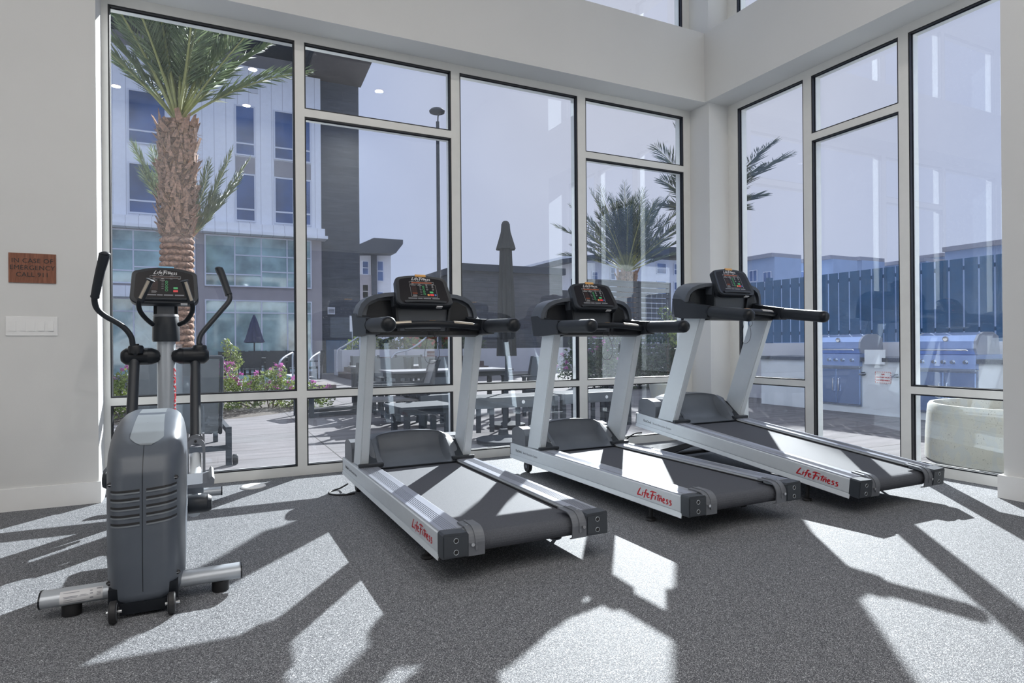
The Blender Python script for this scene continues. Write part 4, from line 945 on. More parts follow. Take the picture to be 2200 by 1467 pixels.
def win(x0, x1, z0, z1, vs=(), hs=(), gm='bglass', fw=.06):
    f = MB().box((x0 - fw, FY - .06, z0 - fw), (x1 + fw, FY - .02, z0)).box((x0 - fw, FY - .06, z1), (x1 + fw, FY - .02, z1 + fw)).box((x0 - fw, FY - .06, z0), (x0, FY - .02, z1)).box((x1, FY - .06, z0), (x1 + fw, FY - .02, z1))
    for v in vs: f.box((v - fw / 2, FY - .055, z0), (v + fw / 2, FY - .02, z1))
    for a, b_, h in hs: f.box((a, FY - .05, h - fw / 2), (b_, FY - .02, h + fw / 2))
    o = part(f, 'window', 'alu_w', B)
    p = MB().box((x0, FY - .03, z0), (x1, FY - .018, z1)).build('pane', gm); p.parent = o; p.matrix_parent_inverse = Matrix.Identity(4)
for x0, x1 in ((1.22, 1.86), (2.66, 3.32), (3.78, 4.0), (-2.4, -1.25), (-5.6, -4.6)):
    win(x0, x1, 8.72, 10.6, (), [(x0, x1, 9.15)]); win(x0, x1, 6.12, 7.9, (), [(x0, x1, 6.55)])
    if x0 > 0: part(MB().box((x0 - .04, FY - .03, 7.98), (x1 + .04, FY - .01, 8.62)), 'infill_panel', 'stucco_g', B)
for x0, x1, vs in ((.11, 3.99, (1.13, 2.10, 3.08, 3.62)), (-4.6, -.30, (-3.3, -2.3, -1.25)), (-9.5, -5.2, (-8, -6.6))):
    win(x0, x1, 3.52, 5.42, vs, [(x0, vs[1], 3.95), (vs[0], x1, 4.72), (vs[1], x1, 4.1)], 'gglass', .05)
    win(x0, x1, .12, 2.9, vs, [(x0, x1, 2.45)], 'gglass', .05)
for x, z in ((.85, 10.95), (-2.6, 11.6), (-3.9, 11.5), (1.75, 11.2)): part(MB().box((x, FY - .06, z), (x + .28, FY - .01, z + .2)), 'wall_vent', 'stuccow', B)

T_ = thing('stair_tower', 'dark grey block stair tower with overhanging roof slab right of the white building', 'building', (5.3, 28, 0))
part(MB().box((4.5, 27.3, -.05), (6.1, 33, 13.0)), 'tower_wall', 'tower', T_)
part(MB().prism([(3.9, 12.62), (6.25, 12.66), (6.25, 12.95), (3.9, 12.95)], 'y', 24.9, 33), 'roof_slab', 'slab', T_)
part(MB().prism([(24.95, 12.60), (27.3, 12.3), (27.3, 12.62), (24.95, 12.64)], 'x', 3.95, 6.2), 'soffit', 'bronze', T_)
v_ = MB().box((4.72, 27.22, 2.45), (5.02, 27.31, 2.75)); vo = part(v_, 'wall_louver', 'stuccow', T_)
part(MB().box((4.75, 27.20, 2.66), (4.99, 27.22, 2.68)).box((4.75, 27.20, 2.60), (4.99, 27.22, 2.62)).box((4.75, 27.20, 2.54), (4.99, 27.22, 2.56)), 'louver_blades', 'slat', T_)
tag(MB().box((4.6, 26.9, -.01), (7.4, 27.0, 1.35)).build('iron_gate', 'fence'), 'dark iron gate screen standing at the foot of the stair tower', 'gate')

def block(name, label, pts, Y, D, zt, m, wins=(), roof=None, rm='slab'):
    """far building: pts = pixel left/right edge at Y"""
    x0 = at(pts[0], 600, Y=Y).x; x1 = at(pts[1], 600, Y=Y).x
    t = thing(name, label, 'building', ((x0 + x1) / 2, Y + D / 2, 0))
    part(MB().box((x0, Y, -.05), (x1, Y + D, zt)), 'wall', m, t)
    for u0, v0, u1, v1 in wins:
        a = at(u0, v0, Y=Y); b_ = at(u1, v1, Y=Y)
        f = part(MB().box((a.x - .07, Y - .08, b_.z - .07), (b_.x + .07, Y - .02, a.z + .07)), 'window', 'alu_w', t)
        for p0, p1 in ((.0, .47), (.53, 1)):
            q = MB().box((a.x, Y - .1, b_.z + (a.z - b_.z) * p0), (b_.x, Y - .08, b_.z + (a.z - b_.z) * p1)).build('pane', 'bglass'); q.parent = f
    return t, x0, x1
def zc(u, v, Y): return at(u, v, Y=Y).z
t, x0, x1 = block('apartment_building', 'small distant apartment block with flat dark butterfly roof, right of the stair tower', (768, 840), 50, 8, zc(800, 540, 50), 'stuccow',
      [(779, 562, 790, 589), (779, 612, 790, 640), (811, 562, 822, 603), (811, 628, 822, 655), (779, 660, 790, 690)])
part(MB().box((at(797, 600, Y=50).x, 49.7, -.05), (at(808, 600, Y=50).x, 50, zc(800, 514, 50))), 'dark_fin', 'tower', t)
part(MB().box((x0, 49.9, -.05), (at(797, 600, Y=50).x, 50, zc(780, 590, 50))), 'lower_band', 'stucco_t', t)
za, zb = zc(800, 513, 49), zc(770, 538, 49)
part(MB().prism([(x0 - 1, zb), (at(800, 513, Y=49).x, za), (at(862, 517, Y=49).x, zc(862, 517, 49)), (at(862, 526, Y=49).x, zc(862, 526, 49)), (x1, zc(838, 545, 49)), (x0 - 1, zb - .3)], 'y', 48.5, 58), 'roof', 'slab', t)
t, x0, x1 = block('apartment_building', 'distant pale apartment block with long sloping dark roof behind the bushy palm', (1232, 1560), 42, 9, zc(1400, 556, 42), 'stuccow',
      [(1272, 585, 1282, 600), (1312, 575, 1320, 600), (1411, 566, 1429, 588), (1448, 568, 1460, 590), (1411, 605, 1429, 640), (1448, 607, 1460, 640), (1340, 580, 1352, 600)])
part(MB().prism([(at(1205, 557, Y=41).x, zc(1205, 557, 41)), (at(1395, 530, Y=41).x, zc(1395, 530, 41)), (at(1560, 534, Y=41).x, zc(1560, 534, 41)), (at(1560, 545, Y=41).x, zc(1560, 545, 41)), (at(1395, 545, Y=41).x, zc(1395, 545, 41)), (at(1205, 565, Y=41).x, zc(1205, 565, 41))], 'y', 40.8, 52), 'roof', 'slab', t)
# row of flat-roofed blocks beyond the grill fence, along x = 46
def blockx(label, u0, u1, v, X, wins=()):
    a = at(u0, v, X=X); b_ = at(u1, v, X=X); y0, y1 = sorted((a.y, b_.y)); z = (a.z + b_.z) / 2
    t = thing('apartment_building', label, 'building', (X + 4, (y0 + y1) / 2, 0))
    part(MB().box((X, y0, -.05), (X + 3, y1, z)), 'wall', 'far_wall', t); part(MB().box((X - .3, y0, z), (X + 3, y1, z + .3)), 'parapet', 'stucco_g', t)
    for p, q, r, s_ in wins:
        c = at(p, q, X=X); d = at(r, s_, X=X)
        f = part(MB().box((X - .08, d.y - .06, d.z - .06), (X - .02, c.y + .06, c.z + .06)), 'window', 'alu_w', t)
        w_ = MB().box((X - .1, d.y, d.z), (X - .08, (c.y + d.y) / 2 - .04, c.z)).box((X - .1, (c.y + d.y) / 2 + .04, d.z), (X - .08, c.y, c.z)).build('pane', 'bglass'); w_.parent = f
blockx('distant pale block with twin windows over the fence, nearest the corner pillar', 1560, 1664, 560, 40, [(1612, 583, 1627, 603), (1642, 586, 1657, 604)])
blockx('distant low pale block over the fence left of the window mullion', 1680, 1790, 564, 46, [(1714, 585, 1728, 604)])
blockx('distant pale block with a flat lid roof over the middle of the fence', 1790, 1852, 563, 50)
blockx('distant long pale block over the fence behind the left grill', 1852, 1990, 570, 54)
blockx('distant tallest pale block over the fence behind the planter', 2030, 2190, 532, 44)
blockx('distant pale block stepping down left of the tallest one over the fence', 1945, 2030, 556, 58)

# ------------------------------------------------------------------ dark pavilion, slatted fence, raised planter with steps and rails
PY = 25.0; px0 = at(995, 600, Y=PY).x; px1 = at(1208, 600, Y=PY).x; pz = zc(995, 566, PY)
P_ = thing('pool_pavilion', 'dark flat-topped block pavilion behind the closed umbrella', 'building', ((px0 + px1) / 2, PY + 4, 0))
part(MB().box((px0, PY, -.05), (px1, PY + 9, pz - .3)), 'wall', 'dstone', P_)
part(MB().box((px0 - .1, PY - .15, pz - .3), (px1 + .1, PY + 9, pz)), 'roof', 'slab', P_)
part(MB().box((px1, PY + .8, -.05), (px1 + 1.6, PY + 8, pz - .9)), 'side_wing', 'slat', P_)
W = MB().box((at(735, 750, Y=23.4).x, 23.4, -.01), (at(1240, 750, Y=23.4).x, 23.8, .96)).box((at(735, 750, Y=23.4).x, 23.8, -.01), (at(745, 750, Y=23.4).x, 25, .96))
pw = W.build('planter_wall', 'pwall'); tag(pw, 'long low white planter wall below the dark pavilion, carrying a maroon notice', 'wall')
xs = at(918.5, 765, Y=23.4).x
ns = thing('notice', 'small maroon notice reading DO NOT PLACE on the white planter wall', 'sign', (xs + .13, 23.36, .68))
MB().box((-.15, 0, -.20), (.15, .03, .20)).build('notice_plate', 'brown_sign', ns)
l = MB()
for i, tx in enumerate(('DO NOT', 'PLACE')): text_mb(l, tx, .085, basis((0, -.003, .05 - i * .13), (1, 0, 0), (0, 0, 1)), depth=.001)
l.build('notice_lettering', 'white', ns)
st = thing('garden_steps', 'brown brick steps rising beside the white planter wall', 'steps', (at(860, 790, Z=0).x, 21.5, 0))
for i in range(4):
    xa = at(762 + i * 14, 795, Y=20.5).x
    part(MB().box((xa, 20.5 + i * .42, -.01), (at(1060, 795, Y=20.5).x, 23.3, .17 * (i + 1))), 'step', 'brick', st)
def rail(label, pts, posts, Y):
    t = thing('handrail', label, 'handrail', (at(pts[0][0], 760, Y=Y).x, Y, 0), 0, 'metal handrails by the garden steps')
    q = [at(u, v, Y=Y) for u, v in pts]
    part(MB().tube(smooth_path(q, 3), .028, 10), 'rail_tube', 'rail', t)
    for u, v in posts: p = at(u, v, Y=Y); part(MB().cyl(p, (p.x, p.y, 0), .026, 10), 'rail_post', 'rail', t)
rail('metal handrail climbing left to right at the foot of the planter wall', [(724, 799), (724, 760), (728, 750), (742, 742), (776, 720), (800, 706)], [(773, 722)], 20.2)
rail('second metal handrail climbing behind the treadmill nearest the elliptical', [(840, 770), (852, 758), (876, 752), (900, 738), (930, 712), (955, 694)], [(873, 752), (940, 706)], 20.2)
# sign post between hedge plants
t = thing('sign_post', 'small white sign on a slim post in the planter left of the first treadmill', 'sign', (at(757, 730, Y=24.2).x, 24.2, .9))
MB().cyl((0, 0, 0), (0, 0, 1.3), .02, 8).build('post', 'rail', t); MB().box((-.10, -.03, .75), (.10, -.02, 1.35)).build('sign_plate', 'ivory', t)

SF = 13.6
sx0, sx1 = at(1236, 650, Y=SF).x, at(1440, 650, Y=SF).x; sz = zc(1300, 601, SF)
t = thing('slat_fence', 'dark horizontal slat fence below the bushy palm', 'fence', ((sx0 + sx1) / 2, SF, 0))
m = MB(); z = sz - .04
while z > .1: m.box((sx0, SF, z - .118), (sx1, SF + .03, z)); z -= .135
part(m, 'slat_panel', 'slat', t)
for k in range(4):
    x = sx0 + (sx1 - sx0) * k / 3; part(MB().box((x - .05, SF + .03, -.01), (x + .05, SF + .12, sz)), 'fence_post', 'slat', t)
part(MB().box((sx0, SF - .03, sz - .04), (sx1, SF + .13, sz)), 'top_rail', 'slat', t)
xb = at(1440, 650, Y=SF).x
m = MB().box((xb, SF + .2, -.01), (xb + 2.6, SF + .3, 1.9)); tag(m.build('patio_screen', 'slat'), 'plain dark screen right of the slat fence, half hidden by the corner pillar', 'fence')

# ------------------------------------------------------------------ plants
def leaves(mb, c, r, n, size, rnd, sq=(1, 1, 1), shell=.55):
    for _ in range(n):
        d = Vector((rnd.gauss(0, 1), rnd.gauss(0, 1), rnd.gauss(0, 1))).normalized() * (shell + (1 - shell) * rnd.random()) * r
        p = Vector(c) + Vector((d.x * sq[0], d.y * sq[1], d.z * sq[2])); s_ = size * (.6 + .8 * rnd.random())
        a = Vector((rnd.gauss(0, 1), rnd.gauss(0, 1), rnd.gauss(0, 1))).normalized(); b_ = a.orthogonal().normalized()
        b_ = (b_ + a.cross(b_) * rnd.uniform(-1, 1)).normalized(); nn = a.cross(b_) * s_ * .15
        mb.add([p - a * s_, p - b_ * s_ * .45 + nn, p + a * s_, p + b_ * s_ * .45 + nn], [(0, 1, 2), (0, 2, 3)], False)
def shrub(name, label, cat, c, blobs, leafm='leaf', petal=None, npet=0, group=None, n=260, size=.035):
    rnd = random.Random(int(c[0] * 97 + c[1] * 31)); t = thing(name, label, cat, c, 0, group)
    f = MB(); s_ = MB()
    for bx, by, bz, r in blobs:
        leaves(f, (bx, by, bz), r, int(n * (r / .3) ** 2), size, rnd)
        for _ in range(3): s_.tube([(bx * .3, by * .3, 0), (bx * .8 + rnd.uniform(-.05, .05), by * .8, bz * .6), (bx + rnd.uniform(-r, r) * .6, by, bz + r * rnd.uniform(.2, .9))], [.010, .007, .003], 5)
    f.build('foliage', leafm, t); s_.build('stems', 'stem', t)
    if petal:
        p = MB()
        for _ in range(npet):
            bx, by, bz, r = rnd.choice(blobs); a = rnd.uniform(0, 2 * pi); e = rnd.uniform(.1, 1.3)
            leaves(p, (bx + r * cos(a) * cos(e), by + r * sin(a) * cos(e), bz + r * sin(e)), .05, 9, size * .9, rnd, shell=.2)
        p.build('flowers', petal, t)
    return t
tag(MB().lathe([(0, .03), (1.2, .04), (1.9, .02), (2.1, 0)], c=(-.35, 12.6, -.012), seg=30).build('planting_bed', 'soil'), 'brown soil bed round the foot of the tall palm', 'soil bed')
c = at(565, 850, Z=0)
shrub('bougainvillea', 'yellow-green bougainvillea with magenta flowers beside the grey lounge chair', 'shrub', (1.05, 11.9, 0),
      [(-.75, 0, .25, .36), (-.35, .1, .28, .34), (-.05, 0, .42, .28), (.25, .1, .24, .33), (.62, .05, .20, .28), (.95, 0, .16, .22), (-.7, .1, .62, .22), (.15, 0, .62, .16), (-.95, 0, .5, .25)], 'leaf', 'petal', 70, n=520, size=.034)
shrub('bougainvillea', 'bougainvillea seen between the arms of the elliptical, few magenta flowers', 'shrub', (-1.05, 11.2, 0),
      [(-.3, 0, .35, .4), (.1, 0, .45, .38), (.45, 0, .35, .36), (.2, 0, .78, .2), (-.55, 0, .65, .2)], 'leaf', 'petal', 14, n=420, size=.036)
c = at(497, 745, Y=14); shrub('potted_shrub', 'small yellow-green shrub standing up above the lounge chair back', 'shrub', (c.x, 14, .30), [(0, 0, .65, .20), (.1, 0, .5, .16), (-.08, 0, .85, .12)], 'leaf', n=260, size=.04)
tag(MB().lathe([(.0, 0), (.16, 0), (.20, .36), (.17, .36), (.16, .30), (0, .30)], c=(c.x, 14, -.01), seg=18).build('flower_pot', 'ivory'), 'white flower pot under the small yellow-green shrub', 'pot')
for i, (u, lab_) in enumerate(((790, 'green shrub in the white planter left of the first treadmill post'), (850, 'green shrub in the white planter behind the first treadmill'), (905, 'loose shrub with red flowers above the maroon notice'), (950, 'red-flowered shrub beside the window mullion in the white planter'), (1010, 'leafy shrub at the pavilion end of the white planter'))):
    c = at(u, 740, Y=24.3)
    shrub('planter_shrub', lab_, 'shrub', (c.x, 24.3, .55), [(-.4, 0, .5, .45), (.3, 0, .45, .45), (0, 0, .75, .35)], 'leaf_d' if i in (1, 4) else 'leaf', 'petal_r' if i in (2, 3) else None, 60, 'shrubs in the white planter', n=120, size=.075)
for i, (u, Y, r, lab_) in enumerate(((1262, 12.6, .62, 'dark hedge bush in front of the slat fence, left of the middle treadmill cord'), (1330, 12.7, .72, 'large dark hedge bush in the middle of the slat fence'), (1400, 12.6, .66, 'dark hedge bush right of centre before the slat fence'), (1450, 12.4, .55, 'hedge bush at the right end by the corner pillar'))):
    c = at(u, 760, Y=Y)
    shrub('hedge_bush', lab_, 'shrub', (c.x, Y, 0), [(-.3, 0, .5, r * .8), (.35, 0, .55, r * .8), (0, 0, .95, r * .85)], 'leaf_d', 'petal' if i == 0 else None, 30, 'hedge bushes before the slat fence', n=230, size=.05)
c = at(1437, 690, Y=12.2); shrub('young_tree', 'sparse yellow-green sapling before the dark screen by the corner pillar', 'tree', (c.x, 12.2, 0), [(0, 0, 1.55, .30), (.1, 0, 1.2, .22), (-.1, 0, 1.85, .18)], 'leaf', n=130, size=.05)

def frond_mb(L, droop, lift, rnd, leaf, nl=46, twist=0.0, st=.14):
    """one feather leaf growing along +x from the origin; returns (rib mesh, leaflet mesh)"""
    rib = MB(); lf = MB(); P = []
    for k in range(13):
        t = k / 12; P.append(Vector((L * t * cos(lift * .2) * (1 - .12 * t * t * droop), L * .05 * sin(twist * t), L * (sin(lift) * t - droop * .55 * t ** 2.3))))
    rib.tube(P, [.022 * (1 - .85 * k / 12) * (L / 2.5) + .002 for k in range(13)], 6)
    for k in range(nl):
        t = st + (1 - st) * k / (nl - 1); i = min(11, int(t * 12)); f = t * 12 - i; p = P[i].lerp(P[i + 1], f); d = (P[i + 1] - P[i]).normalized()
        side = d.cross(Vector((0, 0, 1))).normalized(); up = side.cross(d).normalized()
        ln = leaf * (sin(pi * min(1, .12 + t * .80)) ** .6) * rnd.uniform(.8, 1.1) * (1 if t < .93 else .7)
        for s_ in (-1, 1):
            v = (side * s_ * rnd.uniform(.62, .9) + d * rnd.uniform(.75, 1.05) + up * rnd.uniform(-.05, .45)).normalized()
            tip = p + v * ln + Vector((0, 0, -.10 * ln * rnd.uniform(.4, 1.6))); mid = p + v * ln * .5
            wv = v.cross(up).normalized() * ln * .026 + up * ln * .006
            lf.add([p, mid - wv, tip, mid + wv], [(0, 1, 2), (0, 2, 3)], False)
    return rib, lf
def palm(label, base, heart_z, rt, L, n, seed, leafm, el=(10, 85), boots=True, leaf=.55, lean=(0, 0), trunk=True, droopk=1.0, n_low=0, nl=46):
    rnd = random.Random(seed); t = thing('date_palm', label, 'palm tree', base)
    hz = heart_z - base[2]
    if trunk:
        tr = MB().tube([(lean[0] * (k / 10) ** 1.5, lean[1] * k / 10, hz * k / 10) for k in range(11)], [rt * (1.12 - .12 * min(1, k / 2)) * (1.0 if k < 6 else 1.0 + .16 * (k - 6) / 4) for k in range(11)], 20)
        tr.build('trunk', 'trunk', t)
        if boots:
            bt = MB(); hk = MB(); z = .12; row = 0
            while z < hz - .05:
                f = z / hz; rough = z > hz * .60; cx = lean[0] * f ** 1.5; cy = lean[1] * f; rr = rt * (1 if f < .6 else 1 + .16 * (f - .6) / .4)
                nb = 9
                for k in range(nb):
                    a = 2 * pi * (k + .5 * (row % 2) + rnd.uniform(-.12, .12)) / nb; o = Vector((cx + rr * .93 * cos(a), cy + rr * .93 * sin(a), z))
                    er = Vector((cos(a), sin(a), 0)); et = Vector((-sin(a), cos(a), 0))
                    if not rough:
                        mx = Matrix(((et.x, er.x, 0, o.x), (et.y, er.y, 0, o.y), (0, 0, 1, o.z), (0, 0, 0, 1)))
                        bt.ball((0, .012, 0), rt * .46, 8, mx @ Matrix.Rotation(rnd.uniform(-.25, .25), 4, 'Y'), sq=(rnd.uniform(.85, 1.1), .42, rnd.uniform(.36, .48)))
                    else:
                        h = rnd.uniform(.06, .30); w_ = rnd.uniform(.025, .065); out = rnd.uniform(.02, .17); tw = rnd.uniform(-.09, .09); tp = rnd.choice((.15, .5, .8))
                        bt.add([o - et * w_, o + et * w_, o + et * (w_ * tp + tw) + er * out + Vector((0, 0, h)), o - et * (w_ * tp - tw) + er * out * rnd.uniform(.5, 1.1) + Vector((0, 0, h * rnd.uniform(.7, 1.1))), o - et * w_ + er * .05, o + et * w_ + er * .05], [(0, 1, 2, 3), (4, 3, 2, 5), (0, 3, 4), (1, 5, 2)], False)
                        for _ in range(7):
                            a2 = a + rnd.uniform(-.3, .3); p = Vector((cx + rr * cos(a2), cy + rr * sin(a2), z)); q = p + Vector((cos(a2), sin(a2), 0)) * rnd.uniform(.03, .13) + Vector((rnd.uniform(-.09, .09), 0, rnd.uniform(-.10, .14)))
                            hk.add([p - et * .012, p + et * .012, q], [(0, 1, 2)], False)
                z += .105 if not rough else .085; row += 1
            bt.build('leaf_bases', 'boot', t); hk.build('fibre', 'husk', t)
    for k in range(n + n_low):
        a = 2 * pi * (k * .382) + rnd.uniform(-.2, .2); u = (k + .5) / n
        lift = radians(el[0] + (el[1] - el[0]) * u ** .8) if k < n else radians(rnd.uniform(-20, 5))
        rib, lf = frond_mb(L * rnd.uniform(.85, 1.1), droopk * rnd.uniform(.25, .6) * (1.25 - sin(max(0, lift)) * .8), lift * .0, rnd, leaf, nl=nl, twist=rnd.uniform(-2, 2), st=.24)
        rot = Matrix.Rotation(a, 4, 'Z') @ Matrix.Rotation(-lift, 4, 'Y')
        ro = rib.build('frond', 'rachis', t, loc=(lean[0], lean[1], hz)); ro.rotation_euler = rot.to_euler()
        lf.build('leaflets', leafm, ro)
    return t
pb = Vector((-.42, 12.35, -.01))
palm('tall date palm with rough brown trunk rising behind the elliptical machine', pb, 5.0, .235, 2.9, 36, 5, 'frond', el=(42, 86), leaf=.50, lean=(.05, 0), droopk=1.0, n_low=0, nl=62)
# side shoots half way up the same trunk belong to smaller palms standing behind it
def shoots(label, base, hz, tips, Y, seed, leafm='frond', leaf=.30):
    rnd = random.Random(seed); t = thing('young_palm', label, 'palm tree', base); heart = Vector(base) + Vector((0, 0, hz))
    MB().tube([(0, 0, 0), (0, 0, hz)], [.10, .07], 10).build('trunk', 'trunk', t)
    for u, v in tips:
        tip = at(u, v, Y=Y + rnd.uniform(-.3, .3)); d = tip - heart; L = d.length
        rib, lf = frond_mb(L, -.10, 0, rnd, leaf, nl=64); a = atan2(d.y, d.x); e = atan2(d.z, sqrt(d.x ** 2 + d.y ** 2)) - .05
        ro = rib.build('frond', 'rachis', t, loc=(0, 0, hz)); ro.rotation_euler = (Matrix.Rotation(a, 4, 'Z') @ Matrix.Rotation(-e, 4, 'Y')).to_euler(); lf.build('leaflets', leafm, ro)
b0 = at(404, 520, Y=13.0); shoots('young palm with upright fronds right of the tall trunk', (b0.x, 13.0, 0), b0.z, [(500, 322), (535, 345), (452, 345), (430, 400), (520, 380), (470, 420)], 13.0, 3, leaf=.34)
b0 = at(374, 470, Y=12.9); shoots('young palm with fronds left of the tall trunk', (b0.x, 12.9, 0), b0.z, [(282, 305), (325, 315), (300, 360)], 12.9, 4, leaf=.34)
b2 = at(1347, 585, Y=17.0)
palm('bushy date palm with many upright fronds above the slat fence', (b2.x, 17.0, 0), b2.z, .26, 2.75, 46, 11, 'frond_d', el=(22, 88), boots=True, leaf=.50, droopk=.55)
b3 = at(1522, 470, Y=17.0)
def aimed(label, base, hz, tips, seed, leafm, leaf, Y):
    rnd = random.Random(seed); t = thing('date_palm', label, 'palm tree', base); heart = Vector(base) + Vector((0, 0, hz))
    MB().tube([(0, 0, k * hz / 6) for k in range(7)], [.30, .28, .28, .28, .29, .30, .26], 16).build('trunk', 'trunk', t)
    for u, v, dy in tips:
        tip = at(u, v, Y=Y + dy); d = tip - heart; L = d.length
        rib, lf = frond_mb(L, .25, 0, rnd, leaf, nl=60); a = atan2(d.y, d.x); e = atan2(d.z, sqrt(d.x ** 2 + d.y ** 2)) + .14
        ro = rib.build('frond', 'rachis', t, loc=(0, 0, hz)); ro.rotation_euler = (Matrix.Rotation(a, 4, 'Z') @ Matrix.Rotation(-e, 4, 'Y')).to_euler(); lf.build('leaflets', leafm, ro)
aimed('date palm mostly hidden by the corner pillar, its fronds showing on both sides', (b3.x, 17.0, 0), b3.z, [(1405, 310, 0), (1418, 385, .5), (1440, 345, -.4), (1425, 440, .4), (1450, 270, .8), (1668, 298, -.3), (1705, 328, .2), (1640, 352, .6), (1640, 420, 0), (1600, 450, .5), (1530, 250, 0), (1490, 260, .7), (1570, 280, -.6), (1500, 330, -.9), (1560, 350, .9)], 21, 'frond_d', .84, 17.0)
# ------------------------------------------------------------------ patio furniture and fittings
t = thing('street_lamp', 'tall dark lamp post with round head above the pavilion roof', 'lamp post', (at(943, 600, Y=23.9).x, 23.9, 0))
hz = zc(943, 262, 23.9)
MB().tube([(0, 0, 0), (0, 0, hz)], [.085, .07], 12).build('pole', 'slat', t)
MB().tube([(0, 0, hz - .1), (.02, 0, hz + .25), (.20, 0, hz + .42)], .03, 8).build('bracket', 'slat', t)
MB().lathe([(0, .0), (.30, .0), (.32, .06), (.24, .14), (.05, .18), (0, .18)], c=(-.02, 0, hz + .36), seg=24).build('lamp_head', 'slat', t)

def umbrella(label, x, y, top, m, k=1.0, base=.95, cap=True):
    t = thing('closed_umbrella', label, 'umbrella', (x, y, 0))
    MB().cyl((0, 0, .06), (0, 0, top - .05), .022, 12).build('pole', 'furn', t)
    def ring(r, z, fold=.18, n=32): return [Vector((r * (1 + fold * cos(8 * 2 * pi * i / n)) * cos(2 * pi * i / n), r * (1 + fold * cos(8 * 2 * pi * i / n)) * sin(2 * pi * i / n), z)) for i in range(n)]
    if cap:
        body = [ring(.06 * k, top - .02), ring(.085 * k, top - .30), ring(.095 * k, top - .55), ring(.12 * k, top - 1.0), ring(.135 * k, base + .25), ring(.145 * k, base)]
        MB().loft(body, True, True).build('canopy', m, t)
        MB().loft([ring(.03 * k, top + .02, .05), ring(.055 * k, top, .05), ring(.08 * k, top - .14, .08), ring(.15 * k, top - .36, .12), ring(.14 * k, top - .37, .12), ring(.07 * k, top - .2, .08)], True, True).build('vent_cap', m, t)
    else:
        body = [ring(.02, top), ring(.10 * k, top - .25), ring(.22 * k, base + .12, .22), ring(.26 * k, base, .25), ring(.20 * k, base - .02, .2)]
        MB().loft(body, True, True).build('canopy', m, t)
    MB().lathe([(0, 0), (.24, 0), (.25, .04), (.05, .07), (.05, .12), (0, .12)], seg=24).build('base_weight', 'furn', t)
umbrella('closed grey umbrella with flared cap between the first two treadmills', 3.68, 7.66, zc(1086, 478, 7.66), 'canvas', .85)
c = at(546, 690, Y=22.0); umbrella('closed navy umbrella over the far dining table, left of the window mullion', c.x, 22.0, zc(546, 676, 22.0), 'navy', 1.0, zc(546, 735, 22), False)

def patio_chair(label, x, y, rz, sling='sling_d', group=None, h=.92):
    t = thing('patio_chair', label, 'chair', (x, y, -.012), rz, group)
    for s_ in (-1, 1):
        MB().box((s_ * .27 - .02, -.26, 0), (s_ * .27 + .02, -.21, .60)).build('leg', 'furn', t)
        MB().prism([(.22, 0), (.27, 0), (.30, .44), (.40, h), (.36, h), (.25, .44)], 'x', s_ * .27 - .02, s_ * .27 + .02).build('leg', 'furn', t)
        MB().box((s_ * .27 - .03, -.27, .60), (s_ * .27 + .03, .30, .625)).build('armrest', 'furn', t)
        MB().box((s_ * .27 - .015, -.21, .36), (s_ * .27 + .015, .24, .40)).build('side_rail', 'furn', t)
    MB().box((-.25, -.25, .40), (.25, .25, .425)).build('seat', sling, t)
    MB().prism([(.275, .45), (.29, .45), (.385, h - .01), (.37, h - .01)], 'x', -.25, .25).build('backrest', sling, t)
    return t
def table(label, x, y, rz, lx, ly, h=.74, top='stone_top', group=None):
    t = thing('patio_table', label, 'table', (x, y, -.012), rz, group)
    MB().box((-lx / 2, -ly / 2, h - .03), (lx / 2, ly / 2, h)).build('tabletop', top, t)
    MB().box((-lx / 2 + .05, -ly / 2 + .05, h - .10), (lx / 2 - .05, ly / 2 - .05, h - .03)).build('apron', 'furn', t)
    for a in (-1, 1):
        for b_ in (-1, 1): MB().box((a * (lx / 2 - .10) - .03, b_ * (ly / 2 - .10) - .03, 0), (a * (lx / 2 - .10) + .03, b_ * (ly / 2 - .10) + .03, h - .10)).build('leg', 'furn', t)
    return t
# far dining set by the ground-floor glazing
c = at(560, 800, Y=22.2)
table('dark dining table under the navy umbrella by the far building', c.x, 22.2, 0, 2.3, 1.0, .75, 'furn')
G = 'dark chairs round the far dining table'
for i, (dx, dy, rz, lab_) in enumerate(((-1.0, -.9, pi, 'far dark dining chair at the left end of the near side'), (-.35, -.9, pi, 'far dark dining chair left of the navy umbrella pole'), (.35, -.9, pi, 'far dark dining chair right of the navy umbrella pole'), (1.0, -.9, pi, 'far dark dining chair at the right end of the near side'),
                         (-.7, .9, 0, 'far dark dining chair on the building side, left'), (0, .9, 0, 'far dark dining chair on the building side, middle'), (.7, .9, 0, 'far dark dining chair on the building side, right'), (1.6, -.1, -pi / 2, 'far dark dining chair alone at the right head of the table'))):
    patio_chair(lab_, c.x + dx, 22.2 + dy, rz, 'furn', G, .98)
# low light chair with upright board back beyond bay two
t = thing('lounge_chair', 'low patio chair with pale upright head panel beyond bay two of the window', 'chair', (1.98, 10.55, -.012), radians(-74))
for s_ in (-1, 1):
    MB().prism([(.42, 0), (.48, 0), (.56, .82), (.50, .82)], 'x', s_ * .28 - .025, s_ * .28 + .025).build('leg', 'furn', t)
    MB().box((s_ * .28 - .025, -.62, 0), (s_ * .28 + .025, -.55, .34)).build('leg', 'furn', t)
    MB().box((s_ * .28 - .025, -.6, .02), (s_ * .28 + .025, .44, .07)).build('runner', 'furn', t)
MB().box((-.26, -.62, .32), (.26, .45, .35)).build('seat', 'sling', t); MB().prism([(.50, .60), (.52, .60), (.60, .90), (.58, .90)], 'x', -.25, .25).build('head_panel', 'stone_top', t)
